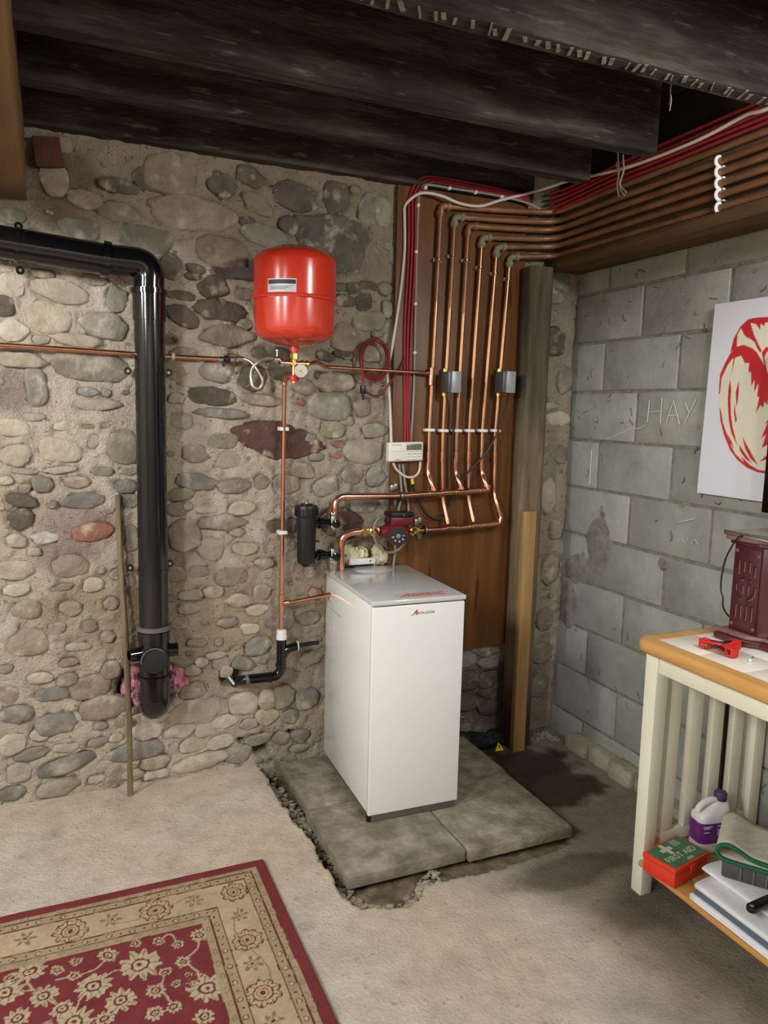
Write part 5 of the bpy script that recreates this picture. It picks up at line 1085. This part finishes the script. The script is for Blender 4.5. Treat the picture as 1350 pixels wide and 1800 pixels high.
# ---------------------------------------------------------------- painting and screen on the block wall
def pzone(pl): return [(lambda p: (p.y, p.z))(B(1180+x/3.912, 500+y/3.912, .03)) for x, y in pl]
OUT = [(690, 222), (600, 226), (530, 240), (480, 285), (440, 350), (410, 430), (405, 475), (370, 540), (335, 620), (325, 750), (325, 830), (335, 930), (360, 1030), (400, 1130), (450, 1200), (520, 1260), (590, 1290), (665, 1305), (700, 1308)]
RED = [[(700, 222), (600, 226), (530, 238), (475, 290), (430, 370), (405, 470), (450, 425), (455, 345), (480, 300), (500, 345), (520, 365), (540, 372), (575, 400), (590, 440), (612, 470), (622, 455), (570, 350), (545, 265), (580, 272), (610, 310), (615, 268), (640, 290), (645, 262), (700, 262)],
       [(405, 478), (440, 430), (500, 415), (560, 440), (590, 468), (625, 530), (665, 610), (700, 660), (700, 800), (665, 790), (660, 830), (640, 805), (632, 850), (612, 830), (580, 890), (605, 775), (590, 770), (600, 680), (570, 740), (572, 655), (550, 700), (548, 600), (530, 610), (535, 540), (505, 540), (480, 490), (450, 500), (420, 512)],
       [(405, 475), (370, 540), (335, 620), (325, 755), (333, 755), (347, 640), (385, 560), (420, 510)],
       [(330, 840), (338, 935), (362, 1035), (402, 1135), (452, 1205), (522, 1262), (595, 1292), (700, 1310), (700, 1288), (600, 1275), (540, 1240), (480, 1180), (500, 1225), (440, 1165), (400, 1090), (375, 1010), (355, 950), (345, 880)],
       [(405, 650), (392, 720), (388, 820), (395, 930), (412, 1020), (455, 1110), (440, 1050), (422, 980), (411, 900), (407, 800), (412, 720)], [(465, 660), (443, 740), (447, 845), (458, 800), (464, 740)], [(436, 820), (430, 880), (441, 955), (452, 930), (442, 880)],
       [(487, 1040), (508, 1130), (545, 1200), (595, 1242), (550, 1160), (512, 1090)], [(378, 1015), (400, 1090), (432, 1135), (412, 1075)], [(465, 1100), (475, 1150), (510, 1200), (560, 1235), (520, 1180)],
       [(700, 890), (640, 960), (662, 950), (618, 1060), (652, 1030), (622, 1125), (700, 1080)], [(700, 1130), (608, 1218), (700, 1190)], [(700, 440), (650, 430), (622, 470), (640, 560), (660, 600), (640, 500), (660, 460), (700, 470)], [(430, 500), (420, 560), (412, 640), (425, 570), (440, 500)]]
MIR = lambda pl: [(1400-x, y) for x, y in pl]
OUT = OUT+[(1400-x, y) for x, y in reversed(OUT)]
P_OUT = pzone(OUT); P_RED = [pzone(p) for p in RED]+[pzone(MIR(p)) for p in RED]
def art_cols(Yv, Zv):
    C = np.zeros(Yv.shape+(3,)); ofs = [(-.0006, -.0006), (.0006, -.0006), (-.0006, .0006), (.0006, .0006)]
    for dy, dz in ofs:
        c = np.ones(Yv.shape+(3,))*np.array(s2l((222, 224, 232)))
        c[inpoly(Yv+dy, Zv+dz, P_OUT)] = s2l((228, 223, 200))
        for p in P_RED: c[inpoly(Yv+dy, Zv+dz, p)] = s2l((196, 38, 46))
        C += c/4
    return C
pt = thing('painting', tuple(B(1225, 866, .03)), 'unframed white panel painted with a bold red and cream fruit', 'painting')
c_tl, c_bl = B(1257, 535, .03), B(1225, 866, .03); yl = lambda z: c_bl.y+(c_tl.y-c_bl.y)*(z-c_bl.z)/(c_tl.z-c_bl.z)
def art_fn(U, W):
    Zv = c_bl.z+(c_tl.z-c_bl.z)*W; return np.full(U.shape, -.0300), c_bl.y+(c_tl.y-c_bl.y)*W-U, Zv
def art_c2(U, W): X, Y, Z = art_fn(U, W); return art_cols(Y, Z)
grid_obj('painted_face', np.concatenate([np.arange(0, .36, .0022), np.arange(.36, .62, .006)]), np.linspace(0, 1, 330), art_fn, 'canvas', pt, cols=art_c2)
s = MB(); s.prism([(c_bl.y, c_bl.z), (c_bl.y-.62, c_bl.z), (c_tl.y-.62, c_tl.z), (c_tl.y, c_tl.z)], (-.0297, 0, 0), (0, 1, 0), (0, 0, 1), (.017, 0, 0)); part('panel', s, 'print_white', pt, smooth=False)
tv = thing('flat_screen', (-.09, -1.65, 1.25), 'black flat screen on the block wall overlapping the painting, right edge', 'screen')
v0 = B(1337, 906, .10); s = MB(); s.box(-.100, -.062, -2.25, v0.y, v0.z+.012, 1.86); part('panel', s, 'screen', tv, bevel=.003)
s = MB(); s.box(-.101, -.062, -2.25, v0.y, v0.z-.004, v0.z+.0115); part('bottom_bezel', s, 'screen_edge', tv, bevel=.002)
s = MB(); s.box(-.0615, -.006, -2.0, -1.9, 1.45, 1.6); part('wall_mount', s, 'dark', tv)

# ---------------------------------------------------------------- rug
RX1, RY1 = -1.692, -.690; RX0, RY0 = -3.35, -2.25; RT = .0085
BF = [((124, 1636), .052, 1), ((44, 1651), .030, 2), ((196, 1616), .030, 2), ((273, 1600), .050, 1), ((343, 1583), .030, 2), ((411, 1568), .046, 1), ((421, 1609), .028, 2), ((436, 1652), .048, 1), ((445, 1694), .030, 2), ((463, 1746), .052, 1), ((480, 1796), .03, 2), ((-40, 1674), .05, 1)]
FF = [((247, 1696), .062), ((164, 1735), .048), ((213, 1758), .044), ((78, 1751), .040), ((7, 1747), .050), ((53, 1709), .040), ((270, 1782), .026), ((130, 1716), .022), ((189, 1680), .028), ((136, 1690), .018), ((100, 1706), .020), ((107, 1775), .030), ((130, 1796), .05), ((280, 1653), .018), ((273, 1742), .028), ((351, 1643), .030), ((312, 1659), .020), ((321, 1690), .024), ((364, 1737), .052), ((305, 1770), .022), ((359, 1788), .028), ((240, 1660), .016), ((290, 1708), .018), ((185, 1790), .026), ((30, 1790), .035), ((310, 1728), .014), ((330, 1712), .012), ((20, 1720), .02)]
BF = [(F(*p, .065), r, k) for p, r, k in BF]; FF = [(F(*p, .065), r) for p, r in FF]
VINES = [[(53, 1709), (50, 1735), (78, 1751), (107, 1775)], [(189, 1680), (165, 1705), (130, 1718), (100, 1722)], [(164, 1735), (140, 1755), (128, 1790)], [(247, 1696), (200, 1708), (164, 1735)], [(213, 1758), (190, 1782), (185, 1790)], [(270, 1742), (285, 1730), (290, 1708)], [(351, 1647), (345, 1668), (321, 1690)], [(321, 1690), (340, 1700), (364, 1737)], [(312, 1659), (300, 1640), (280, 1653)], [(7, 1747), (30, 1744), (55, 1742)], [(305, 1770), (290, 1750), (273, 1742)]]
VINES = [[tuple(F(*p, .065))[:2] for p in v] for v in VINES]
def segdist(X, Y, a, b):
    dx, dy = b[0]-a[0], b[1]-a[1]; t = np.clip(((X-a[0])*dx+(Y-a[1])*dy)/(dx*dx+dy*dy+1e-12), 0, 1); return np.hypot(X-a[0]-t*dx, Y-a[1]-t*dy)
def rug_cols(X, Y):
    X0_, Y0_ = X, Y; X, Y = X+vnoise(X, Y, 22, 91)*.0045+vnoise(X, Y, 60, 92)*.0022, Y+vnoise(Y, X, 22, 93)*.0045+vnoise(Y, X, 60, 94)*.0022
    e = np.minimum(np.minimum(RX1-X0_, X0_-RX0), np.minimum(RY1-Y0_, Y0_-RY0)); wob = vnoise(X, Y, 30, 81)*.0012; e = e+wob
    red = np.array(s2l((124, 56, 58))); bei = np.array(s2l((172, 152, 120))); bei2 = np.array(s2l((188, 166, 134))); brn = np.array(s2l((104, 58, 44))); olv = np.array(s2l((136, 118, 80))); crm = np.array(s2l((190, 172, 142)))
    n = vnoise(X, Y, 14, 82)[..., None]; C = np.ones(X.shape+(3,))*red*(1+.10*n)
    inb = (e > .038) & (e < .252); C[inb] = (bei*(1+.10*n))[inb]; mn = (e > .088) & (e < .196); C[mn] = (bei2*(1+.12*n))[mn]
    al = np.where(np.minimum(RX1-X, X-RX0) < np.minimum(RY1-Y, Y-RY0), Y, X)
    for g0 in (.073, .212):                                        # little flowers in the guard bands
        ph = (al/.062) % 1; d = np.hypot((ph-.5)*.062, e-g0); C[(d < .0085)] = brn; C[(d < .0058)] = crm; C[(np.hypot((ph-.0)*.062, e-g0) < .0035) | (np.hypot((ph-1)*.062, e-g0) < .0035)] = brn
    for g0 in (.0475, .238):
        ph = (al/.05) % 1; d = np.hypot((ph-.5)*.05, (e-g0)*1.8); C[(d < .011) & (d > .0075)] = olv
    for p, r, k in BF:
        dx, dy = X-p.x, Y-p.y; d = np.hypot(dx, dy); t = np.arctan2(dy, dx); ok = mn
        if k == 1:
            R_ = r*(.80+.20*np.abs(np.cos(t*4.5+p.x*9))); C[ok & (d < R_)] = brn; C[ok & (d < R_-.0045)] = bei2*1.02
            pe = np.abs(np.sin(t*4.5+p.x*9)) < .16; C[ok & (d < R_-.004) & (d > r*.5) & pe] = brn*1.3; C[ok & (np.abs(d-r*.5) < .0022)] = brn; C[ok & (d < r*.16)] = brn; C[ok & (np.abs(d-r*.3) < .0016)] = olv
        else:
            R_ = r*(.35+.65*np.abs(np.cos(t*3+p.y*7))**2); C[ok & (d < R_)] = olv; C[ok & (d < R_*.55)] = bei2; C[ok & (d < r*.16)] = brn
    wv = np.abs(e-(.142+.026*np.sin(al*17))); C[mn & (wv < .0016) & (vnoise(X, Y, 7, 83) > -.1)] = olv
    for g0 in (.058, .088, .196, .226): C[np.abs(e-g0) < .0023] = brn
    fld = e > .252
    for v in VINES:
        P = spline([V((*q, 0)) for q in v], 5)
        for a, b in zip(P[:-1], P[1:]): C[fld & (segdist(X, Y, a, b) < .0028)] = crm*.92
    for p, r in FF:
        dx, dy = X-p.x, Y-p.y; d = np.hypot(dx, dy); t = np.arctan2(dy, dx); k = 4.5 if r > .03 else 2.5
        R_ = r*(.70+.22*np.abs(np.cos(t*k+p.x*13))+.12*np.cos(t*11+p.y*20)); C[fld & (d < R_)] = crm; C[fld & (d < R_-.003) & (np.abs(np.sin(t*k+p.x*13)) < .22) & (d > r*.38)] = olv
        C[fld & (np.abs(d-r*.36) < .0030)] = brn; C[fld & (d < r*.28)] = crm*1.03; C[fld & (d < r*.12)] = red
    sp_ = vnoise(X, Y, 12, 85); C[fld & (np.abs(sp_-.75) < .025) & (np.abs(C[..., 0]-red[0]) < .09)] = crm*.7
    return C*(1+.07*vnoise(X, Y, 120, 86, 2)[..., None])
def rug_fn(X, Y):
    Z = floor_base(X)+RT+.0015*vnoise(X, Y, 4, 88)+.003
    ed = np.minimum(np.minimum(RX1-X, X-RX0), np.minimum(RY1-Y, Y-RY0)); Z = Z-RT*(1-sstep(-.0005, .004, ed)); return X, Y, Z
xs = np.concatenate([np.arange(RX0, -2.66, .02), np.arange(-2.66, RX1, .0031), [RX1]]); ys = np.concatenate([np.arange(RY0, -1.62, .02), np.arange(-1.62, RY1, .0031), [RY1]])
o = grid_obj('rug', xs, ys, rug_fn, 'rug', cols=rug_cols, base=(-2.2, -1.3, .055)); tag(o, 'red and beige floral patterned rug on the concrete floor', 'rug')

# ---------------------------------------------------------------- cobwebs under the joists
WEBS = [([[(1086, 268), (1088, 300), (1085, 325), (1088, 345)], [(1095, 272), (1096, 300), (1090, 325), (1101, 338)], [(1084, 285), (1090, 330), (1098, 343)]], .24, .0035, 'thick dusty cobweb hanging from a joist over the red cables'),
        ([[(1181, 126), (1184, 140), (1178, 158), (1180, 175), (1177, 195)], [(1182, 128), (1180, 150), (1177, 185)]], .30, .0018, 'single grey cobweb strand hanging below the nearest joist')]
for pl, off, r, lab in WEBS:
    s = MB()
    for p in pl: s.tube(spline([B(x, y, off+.3 if off > .28 else off) for x, y in p], 5), r, 5)
    tag(part('cobweb', s, 'cobweb', base=tuple(B(*pl[0][0], off))), lab, 'cobweb', kind='stuff')
